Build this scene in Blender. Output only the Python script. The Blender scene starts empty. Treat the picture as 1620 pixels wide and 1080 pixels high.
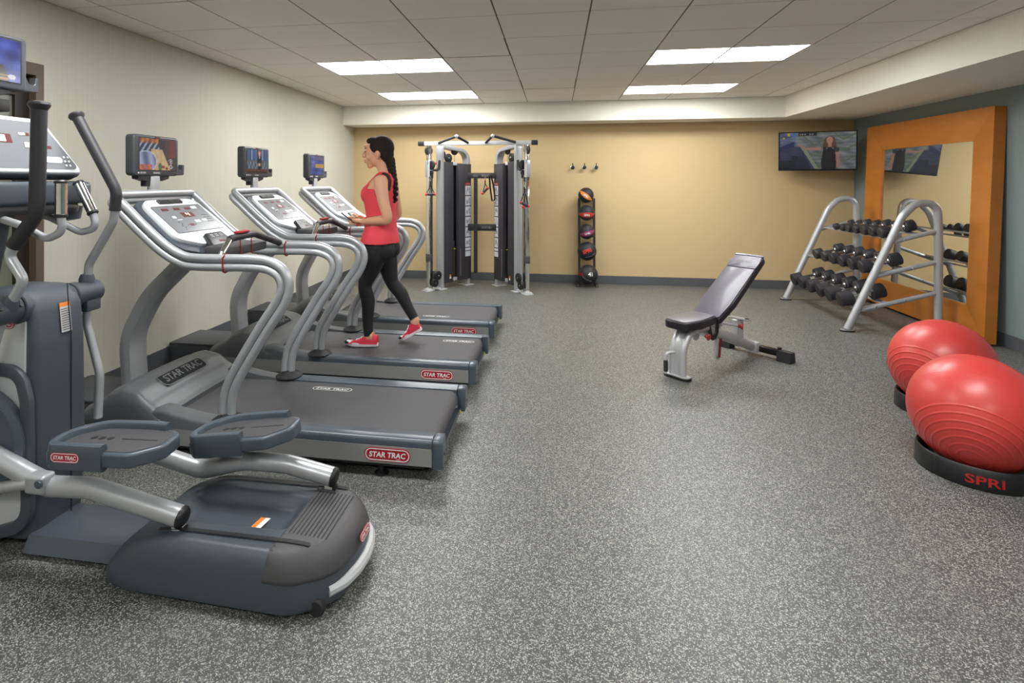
import bpy, bmesh, math, random
from mathutils import Vector, Matrix
random.seed(7)
sc = bpy.context.scene
COL = sc.collection
PI = math.pi
V = Vector

# ------------------------------------------------------------------ camera
cam = bpy.data.cameras.new('camera')
cam.sensor_width = 36.0
cam.lens = 890.35 * 36.0 / 1620.0
cam.shift_x = (810 - 728.63) / 1620.0
cam.shift_y = (287.19 - 540) / 1620.0
cam.clip_start = 0.05
camo = bpy.data.objects.new('camera', cam)
COL.objects.link(camo)
camo.location = (0, 0, 1.47)
camo.rotation_euler = (PI / 2, 0, 0.168319)
sc.camera = camo
# ------------------------------------------------------------------ world, exposure
w = bpy.data.worlds.new('world'); sc.world = w
w.use_nodes = True
w.node_tree.nodes['Background'].inputs[0].default_value = (0.9, 0.95, 1.0, 1)
w.node_tree.nodes['Background'].inputs[1].default_value = 0.05
sc.view_settings.view_transform = 'Standard'
sc.view_settings.look = 'None'
sc.view_settings.gamma = 1.0
sc.view_settings.use_curve_mapping = False
sc.view_settings.exposure = 0.0
LAMP = 26.0            # emission of the ceiling troffers

# ------------------------------------------------------------------ materials
def lin(c):
    return tuple(((x / 255) / 12.92 if x / 255 <= 0.04045 else ((x / 255 + 0.055) / 1.055) ** 2.4) for x in c)
MATS = {}
def mat(name, rgb, rough=0.5, metal=0.0, bump=0.0, bscale=200.0, var=0.0, vscale=6.0, coat=0.0, spec=0.5, stretch=None):
    m = bpy.data.materials.new(name); m.use_nodes = True
    nt = m.node_tree; b = nt.nodes['Principled BSDF']
    c = lin(rgb)
    b.inputs['Base Color'].default_value = (*c, 1)
    b.inputs['Roughness'].default_value = rough
    b.inputs['Metallic'].default_value = metal
    b.inputs['Coat Weight'].default_value = coat
    b.inputs['Specular IOR Level'].default_value = spec
    if bump or var:
        tc = nt.nodes.new('ShaderNodeTexCoord'); mp = nt.nodes.new('ShaderNodeMapping')
        nt.links.new(tc.outputs['Object'], mp.inputs[0])
        if stretch: mp.inputs['Scale'].default_value = stretch
    if var:
        n = nt.nodes.new('ShaderNodeTexNoise'); n.inputs['Scale'].default_value = vscale; n.inputs['Detail'].default_value = 4
        nt.links.new(mp.outputs[0], n.inputs['Vector'])
        r = nt.nodes.new('ShaderNodeMix'); r.data_type = 'RGBA'
        r.inputs['A'].default_value = (*[x * (1 - var) for x in c], 1)
        r.inputs['B'].default_value = (*[min(1, x * (1 + var)) for x in c], 1)
        nt.links.new(n.outputs['Fac'], r.inputs['Factor']); nt.links.new(r.outputs['Result'], b.inputs['Base Color'])
    if bump:
        n2 = nt.nodes.new('ShaderNodeTexNoise'); n2.inputs['Scale'].default_value = bscale; n2.inputs['Detail'].default_value = 2
        nt.links.new(mp.outputs[0], n2.inputs['Vector'])
        bp = nt.nodes.new('ShaderNodeBump'); bp.inputs['Strength'].default_value = bump; bp.inputs['Distance'].default_value = 0.002
        nt.links.new(n2.outputs['Fac'], bp.inputs['Height']); nt.links.new(bp.outputs['Normal'], b.inputs['Normal'])
    MATS[name] = m
    return m
def emis(name, rgb, s):
    m = bpy.data.materials.new(name); m.use_nodes = True
    b = m.node_tree.nodes['Principled BSDF']
    b.inputs['Base Color'].default_value = (*lin(rgb), 1)
    b.inputs['Emission Color'].default_value = (*lin(rgb), 1)
    b.inputs['Emission Strength'].default_value = s
    MATS[name] = m
    return m
M = MATS
mat('cream_vinyl', (195, 193, 179), 0.6, bump=0.5, bscale=26, var=0.09, vscale=10, stretch=(14, 14, 0.12))
mat('gold_vinyl', (203, 178, 134), 0.65, bump=0.25, bscale=60, var=0.03, vscale=8, stretch=(1, 1, 6))
mat('blue_vinyl', (124, 137, 138), 0.6, bump=0.6, bscale=30, var=0.12, vscale=14, stretch=(14, 14, 0.5))
mat('soffit_paint', (238, 234, 222), 0.7)
mat('ceiling_tile', (240, 236, 230), 0.9, bump=0.3, bscale=300, var=0.015, vscale=3)
mat('grid_metal', (92, 84, 72), 0.6)
mat('baseboard_rubber', (82, 84, 88), 0.5)
mat('door_frame', (92, 80, 68), 0.45, var=0.05)
mat('door_dark', (40, 34, 32), 0.4)
mat('door_glass', (108, 110, 98), 0.15)
mat('silver', (176, 178, 182), 0.34, 0.4, bump=0.05, bscale=900)
mat('silver_light', (205, 207, 210), 0.35, 0.35)
mat('white_bezel', (226, 229, 233), 0.35, 0.15)
mat('chrome', (225, 225, 225), 0.12, 1.0)
mat('steel', (225, 225, 222), 0.10, 1.0)
mat('brushed', (152, 152, 151), 0.38, 0.35, bump=0.1, bscale=80, stretch=(1, 20, 20))
mat('slate', (66, 72, 80), 0.42, bump=0.25, bscale=500)
mat('slate_smooth', (74, 83, 92), 0.3)
mat('hood', (84, 86, 90), 0.42, bump=0.15, bscale=500)
mat('hood_mark', (30, 31, 33), 0.8, spec=0.2)
mat('charcoal', (70, 69, 72), 0.5, bump=0.3, bscale=600)
mat('black', (26, 26, 28), 0.45)
mat('black_gloss', (20, 20, 22), 0.2)
mat('grip', (42, 41, 45), 0.55, bump=0.2, bscale=300)
mat('rubber', (34, 34, 36), 0.6)
mat('belt', (74, 73, 76), 0.7, bump=0.5, bscale=350, var=0.08, vscale=5, stretch=(0.4, 1, 1))
mat('box_grey', (72, 74, 80), 0.55)
mat('display', (120, 122, 127), 0.25)
mat('led_red', (84, 14, 16), 0.6)
mat('badge_red', (165, 22, 38), 0.3, coat=0.5)
mat('white_print', (235, 235, 235), 0.5)
mat('white_dim', (190, 190, 190), 0.5)
mat('tie_red', (130, 16, 26), 0.4)
mat('red_knob', (165, 30, 34), 0.35)
mat('orange_print', (226, 130, 50), 0.5)
mat('yellow_print', (214, 206, 40), 0.5)
mat('wood', (188, 114, 38), 0.34, var=0.22, vscale=2.4, coat=0.35, stretch=(1, 1, 4), bump=0.05, bscale=40)
mat('mirror_glass', (235, 238, 232), 0.02, 1.0)
mat('shroud', (58, 56, 62), 0.5)
mat('shroud_dark', (16, 16, 18), 0.6)
mat('placard', (205, 208, 216), 0.5)
mat('placard_ink', (70, 74, 84), 0.5)
mat('red_print', (214, 44, 44), 0.5)
mat('strap', (30, 30, 33), 0.8)
mat('bench_vinyl', (88, 84, 96), 0.4, coat=0.12, bump=0.15, bscale=500)
mat('bench_side', (34, 32, 38), 0.4)
mat('bench_paint', (190, 191, 194), 0.35, 0.3)
mat('ball_red', (200, 62, 58), 0.42, coat=0.18, spec=0.5, var=0.03, vscale=5)
MATS['ball_red'].node_tree.nodes['Principled BSDF'].inputs['Coat Roughness'].default_value = 0.22
mat('ball_black', (34, 34, 38), 0.55, bump=0.4, bscale=260)
mat('ball_orange', (226, 140, 56), 0.5)
mat('ball_redband', (190, 60, 52), 0.5)
mat('ball_purple', (150, 62, 104), 0.5)
mat('dumb_rubber', (42, 41, 46), 0.5, bump=0.15, bscale=400)
mat('skin', (214, 160, 128), 0.55)
mat('skin_lip', (190, 104, 94), 0.5)
mat('eye_dark', (38, 26, 22), 0.3)
mat('hair', (34, 24, 21), 0.75, spec=0.25, bump=0.8, bscale=90, var=0.25, vscale=40, stretch=(1, 1, 0.4))
mat('top_red', (226, 66, 80), 0.75, bump=0.3, bscale=60)
mat('legging', (24, 24, 27), 0.75)
mat('shoe_red', (206, 36, 66), 0.6)
mat('shoe_white', (228, 222, 224), 0.55)
mat('phone', (56, 54, 60), 0.25)
mat('monitor_case', (60, 63, 68), 0.4)
mat('monitor_dark', (36, 37, 41), 0.4)
mat('paper_white', (232, 232, 228), 0.6)
mat('gold_pin', (190, 180, 90), 0.4, 0.3)
emis('lamp_panel', (250, 251, 249), LAMP)

def floor_material():
    m = bpy.data.materials.new('speckled_rubber'); m.use_nodes = True
    nt = m.node_tree; b = nt.nodes['Principled BSDF']; b.inputs['Roughness'].default_value = 0.45
    b.inputs['Specular IOR Level'].default_value = 0.6
    tc = nt.nodes.new('ShaderNodeTexCoord')
    def cells(scale, thr, seedoff):
        mp = nt.nodes.new('ShaderNodeMapping'); mp.inputs['Location'].default_value = seedoff
        nt.links.new(tc.outputs['Object'], mp.inputs[0])
        n = nt.nodes.new('ShaderNodeTexNoise'); n.inputs['Scale'].default_value = scale * 1.3; n.inputs['Detail'].default_value = 1
        nt.links.new(mp.outputs[0], n.inputs['Vector'])
        mix = nt.nodes.new('ShaderNodeVectorMath'); mix.operation = 'MULTIPLY_ADD'
        mix.inputs[1].default_value = (0.005, 0.005, 0.005)
        nt.links.new(n.outputs['Color'], mix.inputs[0]); nt.links.new(mp.outputs[0], mix.inputs[2])
        v = nt.nodes.new('ShaderNodeTexVoronoi'); v.voronoi_dimensions = '2D'; v.inputs['Scale'].default_value = scale
        nt.links.new(mix.outputs[0], v.inputs['Vector'])
        sp = nt.nodes.new('ShaderNodeSeparateColor'); nt.links.new(v.outputs['Color'], sp.inputs[0])
        g = nt.nodes.new('ShaderNodeMath'); g.operation = 'GREATER_THAN'; g.inputs[1].default_value = thr
        nt.links.new(sp.outputs['Red'], g.inputs[0])
        return g, sp
    g1, s1 = cells(340, 0.82, (0, 0, 0))
    g2, s2 = cells(540, 0.72, (3.1, 7.7, 0))
    g3, s3 = cells(130, 0.86, (9.3, 1.7, 0))
    n = nt.nodes.new('ShaderNodeTexNoise'); n.inputs['Scale'].default_value = 140; n.inputs['Detail'].default_value = 3
    nt.links.new(tc.outputs['Object'], n.inputs['Vector'])
    base = nt.nodes.new('ShaderNodeMix'); base.data_type = 'RGBA'
    base.inputs['A'].default_value = (*lin((46, 47, 47)), 1); base.inputs['B'].default_value = (*lin((64, 65, 65)), 1)
    nt.links.new(n.outputs['Fac'], base.inputs['Factor'])
    m1 = nt.nodes.new('ShaderNodeMix'); m1.data_type = 'RGBA'; m1.inputs['B'].default_value = (*lin((94, 95, 93)), 1)
    m0 = nt.nodes.new('ShaderNodeMix'); m0.data_type = 'RGBA'; m0.inputs['B'].default_value = (*lin((104, 105, 102)), 1)
    nt.links.new(g3.outputs[0], m0.inputs['Factor']); nt.links.new(base.outputs['Result'], m0.inputs['A'])
    nt.links.new(g2.outputs[0], m1.inputs['Factor']); nt.links.new(m0.outputs['Result'], m1.inputs['A'])
    m2 = nt.nodes.new('ShaderNodeMix'); m2.data_type = 'RGBA'; m2.inputs['B'].default_value = (*lin((166, 166, 160)), 1)
    nt.links.new(g1.outputs[0], m2.inputs['Factor']); nt.links.new(m1.outputs['Result'], m2.inputs['A'])
    nt.links.new(m2.outputs['Result'], b.inputs['Base Color'])
    bp = nt.nodes.new('ShaderNodeBump'); bp.inputs['Strength'].default_value = 0.35; bp.inputs['Distance'].default_value = 0.0015
    nt.links.new(n.outputs['Fac'], bp.inputs['Height']); nt.links.new(bp.outputs['Normal'], b.inputs['Normal'])
    MATS['floor'] = m
floor_material()

def attr_material(name, strength, gloss=0.15):
    m = bpy.data.materials.new(name); m.use_nodes = True
    nt = m.node_tree; b = nt.nodes['Principled BSDF']
    a = nt.nodes.new('ShaderNodeVertexColor'); a.layer_name = 'Col'
    b.inputs['Base Color'].default_value = (0.01, 0.01, 0.012, 1); b.inputs['Roughness'].default_value = gloss
    nt.links.new(a.outputs['Color'], b.inputs['Emission Color']); b.inputs['Emission Strength'].default_value = strength
    MATS[name] = m
attr_material('screen', 0.75)
attr_material('tv_screen', 0.5)

# ------------------------------------------------------------------ mesh builder
class B:
    def __init__(s, xf=None):
        s.v = []; s.f = []; s.xf = xf
    def add(s, vs, fs):
        o = len(s.v)
        for p in vs:
            p = V(p)
            s.v.append(s.xf @ p if s.xf else p)
        s.f += [tuple(i + o for i in f) for f in fs]
        return s
    def addbm(s, bm):
        bm.verts.index_update()
        s.add([v.co.copy() for v in bm.verts], [[v.index for v in f.verts] for f in bm.faces]); bm.free()
        return s
    def box(s, c, size, rot=None, bev=0.0, seg=2):
        bm = bmesh.new(); bmesh.ops.create_cube(bm, size=1)
        for v in bm.verts: v.co = V((v.co.x * size[0], v.co.y * size[1], v.co.z * size[2]))
        if bev: bmesh.ops.bevel(bm, geom=bm.edges[:], offset=bev, segments=seg, profile=0.5, affect='EDGES')
        for v in bm.verts:
            if rot is not None: v.co = rot @ v.co
            v.co += V(c)
        return s.addbm(bm)
    def bb(s, lo, hi, bev=0.0, seg=2):
        lo = V(lo); hi = V(hi)
        return s.box((lo + hi) / 2, hi - lo, None, bev, seg)
    def prism(s, poly, fn, lo, hi, bev=0.0, seg=2):
        # poly: 2D points, fn(a,b,h) -> 3D
        bm = bmesh.new()
        a = [bm.verts.new((p[0], p[1], lo)) for p in poly]
        f = bm.faces.new(a)
        r = bmesh.ops.extrude_face_region(bm, geom=[f])
        for e in r['geom']:
            if isinstance(e, bmesh.types.BMVert): e.co.z = hi
        bmesh.ops.recalc_face_normals(bm, faces=bm.faces[:])
        if bev:
            ed = [e for e in bm.edges if abs(e.verts[0].co.z - e.verts[1].co.z) < 1e-7]
            bmesh.ops.bevel(bm, geom=ed, offset=bev, segments=seg, profile=0.5, affect='EDGES')
        for v in bm.verts: v.co = V(fn(v.co.x, v.co.y, v.co.z))
        return s.addbm(bm)
    def tube(s, path, r, seg=12, closed=False, flat=None, up=None, cap=True):
        # r: number or list; flat=(sx,sy) scales the section; section frame by parallel transport
        P = [V(p) for p in path]; n = len(P)
        R = r if isinstance(r, (list, tuple)) else [r] * n
        T = []
        for i in range(n):
            if closed: t = P[(i + 1) % n] - P[i - 1]
            elif i == 0: t = P[1] - P[0]
            elif i == n - 1: t = P[-1] - P[-2]
            else: t = (P[i + 1] - P[i]).normalized() + (P[i] - P[i - 1]).normalized()
            T.append(t.normalized())
        u = V(up) if up is not None else V((0, 0, 1))
        if abs(u.dot(T[0])) > 0.95: u = V((0, 1, 0)) if abs(T[0].y) < 0.9 else V((1, 0, 0))
        u = (u - T[0] * u.dot(T[0])).normalized()
        vs = []; fs = []
        sx, sy = flat or (1, 1)
        for i in range(n):
            if i:
                if up is not None and abs(V(up).dot(T[i])) < 0.97: u = V(up)
                u = (u - T[i] * u.dot(T[i])).normalized()
            b = T[i].cross(u)
            for k in range(seg):
                a = 2 * PI * k / seg
                vs.append(P[i] + (u * math.cos(a) * sx + b * math.sin(a) * sy) * R[i])
        m = n if closed else n - 1
        for i in range(m):
            j = (i + 1) % n
            for k in range(seg):
                l = (k + 1) % seg
                fs.append((i * seg + k, i * seg + l, j * seg + l, j * seg + k))
        if cap and not closed:
            fs.append(tuple(range(seg - 1, -1, -1))); fs.append(tuple((n - 1) * seg + k for k in range(seg)))
        return s.add(vs, fs)
    def rtube(s, path, w, h, up, bev=0.006, closed=False):
        # rectangular tube: w along T x up, h along up
        P = [V(p) for p in path]; n = len(P); vs = []; fs = []
        b = min(bev, w * .45, h * .45)
        sec = []
        for sx, sy, a0 in ((1, 1, 0), (-1, 1, 90), (-1, -1, 180), (1, -1, 270)):
            for k in range(3):
                a = math.radians(a0 + 45 * k)
                sec.append((sx * (w / 2 - b) + b * math.cos(a), sy * (h / 2 - b) + b * math.sin(a)))
        m = len(sec)
        for i in range(n):
            if i == 0: t = P[1] - P[0]
            elif i == n - 1: t = P[-1] - P[-2]
            else: t = (P[i + 1] - P[i]).normalized() + (P[i] - P[i - 1]).normalized()
            t.normalize(); u = V(up); u = (u - t * u.dot(t)).normalized(); bb = t.cross(u)
            k_ = 1.0
            if 0 < i < n - 1:
                k_ = 1 / max(0.5, t.dot((P[i + 1] - P[i]).normalized()))
            for (x, y) in sec: vs.append(P[i] + bb * x * k_ + u * y)
        for i in range(n - 1):
            for k in range(m):
                l = (k + 1) % m
                fs.append((i * m + k, i * m + l, (i + 1) * m + l, (i + 1) * m + k))
        fs.append(tuple(range(m - 1, -1, -1))); fs.append(tuple((n - 1) * m + k for k in range(m)))
        return s.add(vs, fs)
    def lathe(s, prof, o=(0, 0, 0), axis=(0, 0, 1), seg=24, closed=False):
        o = V(o); ax = V(axis).normalized()
        u = V((1, 0, 0)) if abs(ax.x) < 0.9 else V((0, 1, 0))
        u = (u - ax * u.dot(ax)).normalized(); b = ax.cross(u)
        vs = []; fs = []; idx = []
        for (r, z) in prof:
            if r < 1e-6:
                idx.append([len(vs)]); vs.append(o + ax * z)
            else:
                idx.append(list(range(len(vs), len(vs) + seg)))
                for k in range(seg):
                    a = 2 * PI * k / seg
                    vs.append(o + ax * z + (u * math.cos(a) + b * math.sin(a)) * r)
        rng = len(prof) if closed else len(prof) - 1
        for i in range(rng):
            A = idx[i]; C = idx[(i + 1) % len(prof)]
            for k in range(seg):
                l = (k + 1) % seg
                if len(A) == 1 and len(C) == 1: continue
                if len(A) == 1: fs.append((A[0], C[l], C[k]))
                elif len(C) == 1: fs.append((A[k], A[l], C[0]))
                else: fs.append((A[k], A[l], C[l], C[k]))
        if not closed:
            if len(idx[0]) > 1: fs.append(tuple(reversed(idx[0])))
            if len(idx[-1]) > 1: fs.append(tuple(idx[-1]))
        return s.add(vs, fs)
    def disc(s, o, axis, r, t, bev=0.003, seg=24):
        return s.lathe([(0, -t / 2), (r - bev, -t / 2), (r, -t / 2 + bev), (r, t / 2 - bev), (r - bev, t / 2), (0, t / 2)], o, axis, seg)
    def cyl(s, a, b, r, seg=16, bev=0.0):
        a = V(a); b = V(b); L = (b - a).length
        if bev: return s.lathe([(0, 0), (r - bev, 0), (r, bev), (r, L - bev), (r - bev, L), (0, L)], a, b - a, seg)
        return s.lathe([(0, 0), (r, 0), (r, L), (0, L)], a, b - a, seg)
    def ell(s, c, r, nu=24, nv=14, rot=None):
        c = V(c); vs = []; fs = []
        rr = r if isinstance(r, (tuple, list)) else (r, r, r)
        for i in range(nv + 1):
            t = PI * i / nv
            for k in range(nu):
                a = 2 * PI * k / nu
                p = V((rr[0] * math.sin(t) * math.cos(a), rr[1] * math.sin(t) * math.sin(a), rr[2] * math.cos(t)))
                vs.append(c + (rot @ p if rot is not None else p))
        for i in range(nv):
            for k in range(nu):
                l = (k + 1) % nu
                if i == 0: fs.append((k, nu + k, nu + l)) if False else fs.append((i * nu, (i + 1) * nu + k, (i + 1) * nu + l))
                elif i == nv - 1: fs.append((i * nu + k, nv * nu, i * nu + l))
                else: fs.append((i * nu + k, (i + 1) * nu + k, (i + 1) * nu + l, i * nu + l))
        # tidy poles: drop duplicate verts by remap
        used = sorted({i for f in fs for i in f}); mp = {o: n for n, o in enumerate(used)}
        return s.add([vs[i] for i in used], [tuple(mp[i] for i in f) for f in fs])
    def loft(s, rings, cap=True):
        m = len(rings[0]); vs = [p for r in rings for p in r]; fs = []
        for i in range(len(rings) - 1):
            for k in range(m):
                l = (k + 1) % m
                fs.append((i * m + k, i * m + l, (i + 1) * m + l, (i + 1) * m + k))
        if cap:
            fs.append(tuple(range(m - 1, -1, -1))); fs.append(tuple((len(rings) - 1) * m + k for k in range(m)))
        return s.add(vs, fs)

def fillet(pts, rad, n=6, closed=False):
    P = [V(p) for p in pts]; out = []
    N = len(P)
    for i in range(N):
        r = rad[i] if isinstance(rad, (list, tuple)) else rad
        if not closed and (i == 0 or i == N - 1) or r <= 0:
            out.append(P[i]); continue
        a = P[i - 1]; c = P[(i + 1) % N]; b = P[i]
        d1 = (a - b); d2 = (c - b); l1 = d1.length; l2 = d2.length; d1.normalize(); d2.normalize()
        ang = d1.angle(d2)
        if ang > PI - 0.02: out.append(b); continue
        t = min(r / math.tan(ang / 2), l1 * 0.49, l2 * 0.49); r2 = t * math.tan(ang / 2)
        ctr = b + (d1 + d2).normalized() * (r2 / math.sin(ang / 2))
        p1 = b + d1 * t; p2 = b + d2 * t
        v1 = p1 - ctr; v2 = p2 - ctr; th = v1.angle(v2)
        for k in range(n + 1):
            q = k / n
            out.append(ctr + (v1 * math.sin((1 - q) * th) + v2 * math.sin(q * th)) / math.sin(th))
    return out
def rrect(w, h, r, n=5):
    p = fillet([(-w / 2, -h / 2, 0), (w / 2, -h / 2, 0), (w / 2, h / 2, 0), (-w / 2, h / 2, 0)], r, n, True)
    return [(q.x, q.y) for q in p]
def sstep(a, b, x):
    t = max(0, min(1, (x - a) / (b - a))); return t * t * (3 - 2 * t)

ORG = {}
TINY = ('buttons', 'display_print', 'keypad', 'card_text', 'placard_figure', 'pin_hole', 'weight_numbers', 'vent_slat', 'hook_pin', 'sticker_text', 'mat_relief')   # too small to pick apart
def obj(name, b, m, parent=None, sharp=35, recalc=True, kind=None):
    me = bpy.data.meshes.new(name)
    o0 = ORG.get(parent.name, V((0, 0, 0))) if parent else V((0, 0, 0))
    me.from_pydata([tuple(p - o0) for p in b.v], [], b.f)
    me.materials.append(M[m])
    if recalc:
        bm = bmesh.new(); bm.from_mesh(me); bmesh.ops.recalc_face_normals(bm, faces=bm.faces[:]); bm.to_mesh(me); bm.free()
    me.polygons.foreach_set('use_smooth', [True] * len(me.polygons))
    me.set_sharp_from_angle(angle=math.radians(sharp))
    o = bpy.data.objects.new(name, me); COL.objects.link(o)
    if parent: o.parent = parent
    ORG[o.name] = o0
    if kind or name in TINY: o['kind'] = kind or 'stuff'
    return o
def tag(o, label, cat, group=None):
    o['label'] = label; o['category'] = cat
    if group: o['group'] = group
    return o
def thing(name, label, cat, loc, group=None):
    o = bpy.data.objects.new(name, None); COL.objects.link(o); o.empty_display_size = 0.1
    o.location = loc; ORG[o.name] = V(loc)
    return tag(o, label, cat, group)
def struct(name, b, m, parent=None, **k):
    o = obj(name, b, m, parent, **k)
    if not parent: o['kind'] = 'structure'
    return o
def copy_tree(o, parent=None):
    c = o.copy(); COL.objects.link(c)
    if parent: c.parent = parent
    for ch in list(o.children): copy_tree(ch, c)
    return c
TXT = {}
def text(body, shear=0.0, off=0.0):
    k = (body, shear, off)
    if k in TXT: return TXT[k]
    cu = bpy.data.curves.new('t', 'FONT'); cu.body = body; cu.size = 1; cu.shear = shear; cu.offset = off
    cu.align_x = 'LEFT'; cu.resolution_u = 3
    o = bpy.data.objects.new('t', cu); COL.objects.link(o)
    bpy.context.view_layer.update()
    me = bpy.data.meshes.new_from_object(o.evaluated_get(bpy.context.evaluated_depsgraph_get()))
    vs = [v.co.copy() for v in me.vertices]; fs = [tuple(p.vertices) for p in me.polygons]
    bpy.data.objects.remove(o); bpy.data.curves.remove(cu); bpy.data.meshes.remove(me)
    x0 = min(v.x for v in vs); x1 = max(v.x for v in vs); y0 = min(v.y for v in vs); y1 = max(v.y for v in vs)
    vs = [((v.x - x0) / (x1 - x0) - .5, (v.y - y0) / (y1 - y0) - .5) for v in vs]
    TXT[k] = (vs, fs)
    return TXT[k]
def put_text(b, body, c, u, v, w, h, shear=0.0, off=0.02, lift=None, thick=0.0):
    vs, fs = text(body, shear, off)
    c = V(c); u = V(u).normalized(); v = V(v).normalized()
    n = u.cross(v)
    pts = [c + u * (p[0] * w) + v * (p[1] * h) for p in vs]
    if lift: pts = [lift(p) for p in pts]
    b.add(pts, fs)
    return b
def ring_flat(b, outer, inner, fn):
    n = len(outer)
    b.add([fn(*p) for p in outer] + [fn(*p) for p in inner], [(i, (i + 1) % n, n + (i + 1) % n, n + i) for i in range(n)])
def badge(parent, c, u, v, w, h, words='STAR TRAC', plate='badge_red', ink='white_print', name='badge', thick=0.003):
    c = V(c); u = V(u).normalized(); v = V(v).normalized(); n = u.cross(v)
    fn = lambda a, b_, z: c + u * a + v * b_ + n * z
    p = None
    if plate:
        b = B(); b.prism(rrect(w, h, h * .5, 6), fn, 0, thick, 0.0006, 1)
        p = obj(name, b, plate, parent)
    b = B(); z = thick + .0004
    k = h * .07
    ring_flat(b, rrect(w - 2 * k, h - 2 * k, h * .43, 6), rrect(w - 4 * k, h - 4 * k, h * .36, 6), lambda a, b_: fn(a, b_, z))
    put_text(b, words, c + n * z, u, v, w * .80, h * .40, 0.15, 0.025)
    for i in range(3): b.add([fn(w * .2 + i * w * .03 + dx, -h * .31 + dy, z) for dx, dy in ((0, 0), (w * .018, 0), (w * .018, h * .05), (0, h * .05))], [(0, 1, 2, 3)])
    return obj('lettering', b, ink, p or parent, recalc=False)

def screen_mesh(name, c, u, v, w, h, nx, ny, fn, parent, m='screen'):
    c = V(c); u = V(u).normalized(); v = V(v).normalized(); n = u.cross(v)
    b = B(); vs = []; fs = []
    for j in range(ny + 1):
        for i in range(nx + 1): vs.append(c + u * ((i / nx - .5) * w) + v * ((j / ny - .5) * h))
    for j in range(ny):
        for i in range(nx): a = j * (nx + 1) + i; fs.append((a, a + 1, a + nx + 2, a + nx + 1))
    b.add(vs, fs)
    o = obj(name, b, m, parent, recalc=False)
    ca = o.data.color_attributes.new('Col', 'FLOAT_COLOR', 'POINT')
    buf = []
    for j in range(ny + 1):
        for i in range(nx + 1):
            r = fn(i / nx, j / ny); buf += [*lin(r), 1.0]
    ca.data.foreach_set('color', buf)
    return o
# ------------------------------------------------------------------ room
XL, XR, YB, YF = -3.095, 3.945, 8.34, -2.968
SX, SY, SZ, CZ = 2.925, 7.89, 2.305, 2.577
DY0, DY1, DZ = 1.98, 2.957, 2.18
b = B(); b.bb((XL - .12, YF - .12, -.1), (XR + .12, YB + .12, 0)); struct('floor', b, 'floor')
b = B()
b.bb((XL - .12, YF, 0), (XL, DY0, CZ)); b.bb((XL - .12, DY1, 0), (XL, YB, CZ)); b.bb((XL - .12, DY0, DZ), (XL, DY1, CZ))
struct('wall_left', b, 'cream_vinyl')
b = B(); b.bb((XL - .12, YB, 0), (XR + .12, YB + .12, CZ)); struct('wall_back', b, 'gold_vinyl')
b = B(); b.bb((XR, YF, 0), (XR + .12, YB, CZ)); struct('wall_right', b, 'blue_vinyl')
b = B(); b.bb((XL - .12, YF - .12, 0), (XR + .12, YF, CZ)); struct('wall_front', b, 'cream_vinyl')
b = B(); b.bb((XL, SY, SZ), (SX, YB, CZ)); struct('trim_1', b, 'soffit_paint')
b = B(); b.bb((SX, YF, SZ), (XR, YB, CZ)); struct('trim_2', b, 'soffit_paint')
bh = 0.118
b = B(); b.bb((XL, DY1 + .002, 0), (XL + .008, YB, bh + .02), .002, 1); b.bb((XL, YF, 0), (XL + .008, DY0 - .002, bh + .02), .002, 1); struct('baseboard_left', b, 'baseboard_rubber')
b = B(); b.bb((XL + .008, YB - .008, 0), (XR - .008, YB, bh), .002, 1); struct('baseboard_back', b, 'baseboard_rubber')
b = B(); b.bb((XR - .008, YF, 0), (XR, YB, bh), .002, 1); struct('baseboard_right', b, 'baseboard_rubber')
b = B(); b.bb((XL + .008, YF, 0), (XR - .008, YF + .008, bh), .002, 1); struct('baseboard_front', b, 'baseboard_rubber')

# ceiling: slab, hung grid, one object per tile
b = B(); b.bb((XL - .12, YF - .12, CZ + .03), (XR + .12, YB + .12, CZ + .13)); ceil_o = struct('ceiling', b, 'soffit_paint')
TW = .6096; cx0 = -2.832; ry0 = 3.1286
xs = [XL] + [cx0 + TW * c for c in range(10)] + [SX]
ys = [YF] + [ry0 + TW * r for r in range(-9, 8)] + [SY]
lights = {}
for cc, rr in ((2, 3), (2, 6), (7, 3), (7, 6), (2, -2), (7, -2), (2, -7), (7, -7)):
    lights[(cc, rr + 10)] = 1; lights[(cc + 1, rr + 10)] = 0
g = B()
for x in xs[1:-1]: g.bb((x - .009, YF, CZ + .003), (x + .009, SY, CZ + .012))
for y in ys[1:-1]: g.bb((XL, y - .009, CZ + .0035), (SX, y + .009, CZ + .0125))
obj('grid', g, 'grid_metal', ceil_o)
tcache = {}
gap = .005
for i in range(len(xs) - 1):
    for j in range(len(ys) - 1):
        if (i, j) in lights: continue
        wx_, wy_ = xs[i + 1] - xs[i], ys[j + 1] - ys[j]
        key = (round(wx_, 3), round(wy_, 3))
        if key not in tcache:
            b = B(); b.box((0, 0, 0), (wx_ - 2 * gap, wy_ - 2 * gap, .014), None, .0015, 1)
            o = obj('ceiling_tile', b, 'ceiling_tile', ceil_o); tcache[key] = o
        else:
            o = tcache[key].copy(); COL.objects.link(o)
        dz = .0035 * (1 if (i * 7 + j * 13) % 23 == 0 else 0)
        o.location = ((xs[i] + xs[i + 1]) / 2, (ys[j] + ys[j + 1]) / 2, CZ + .007 + dz)
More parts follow.
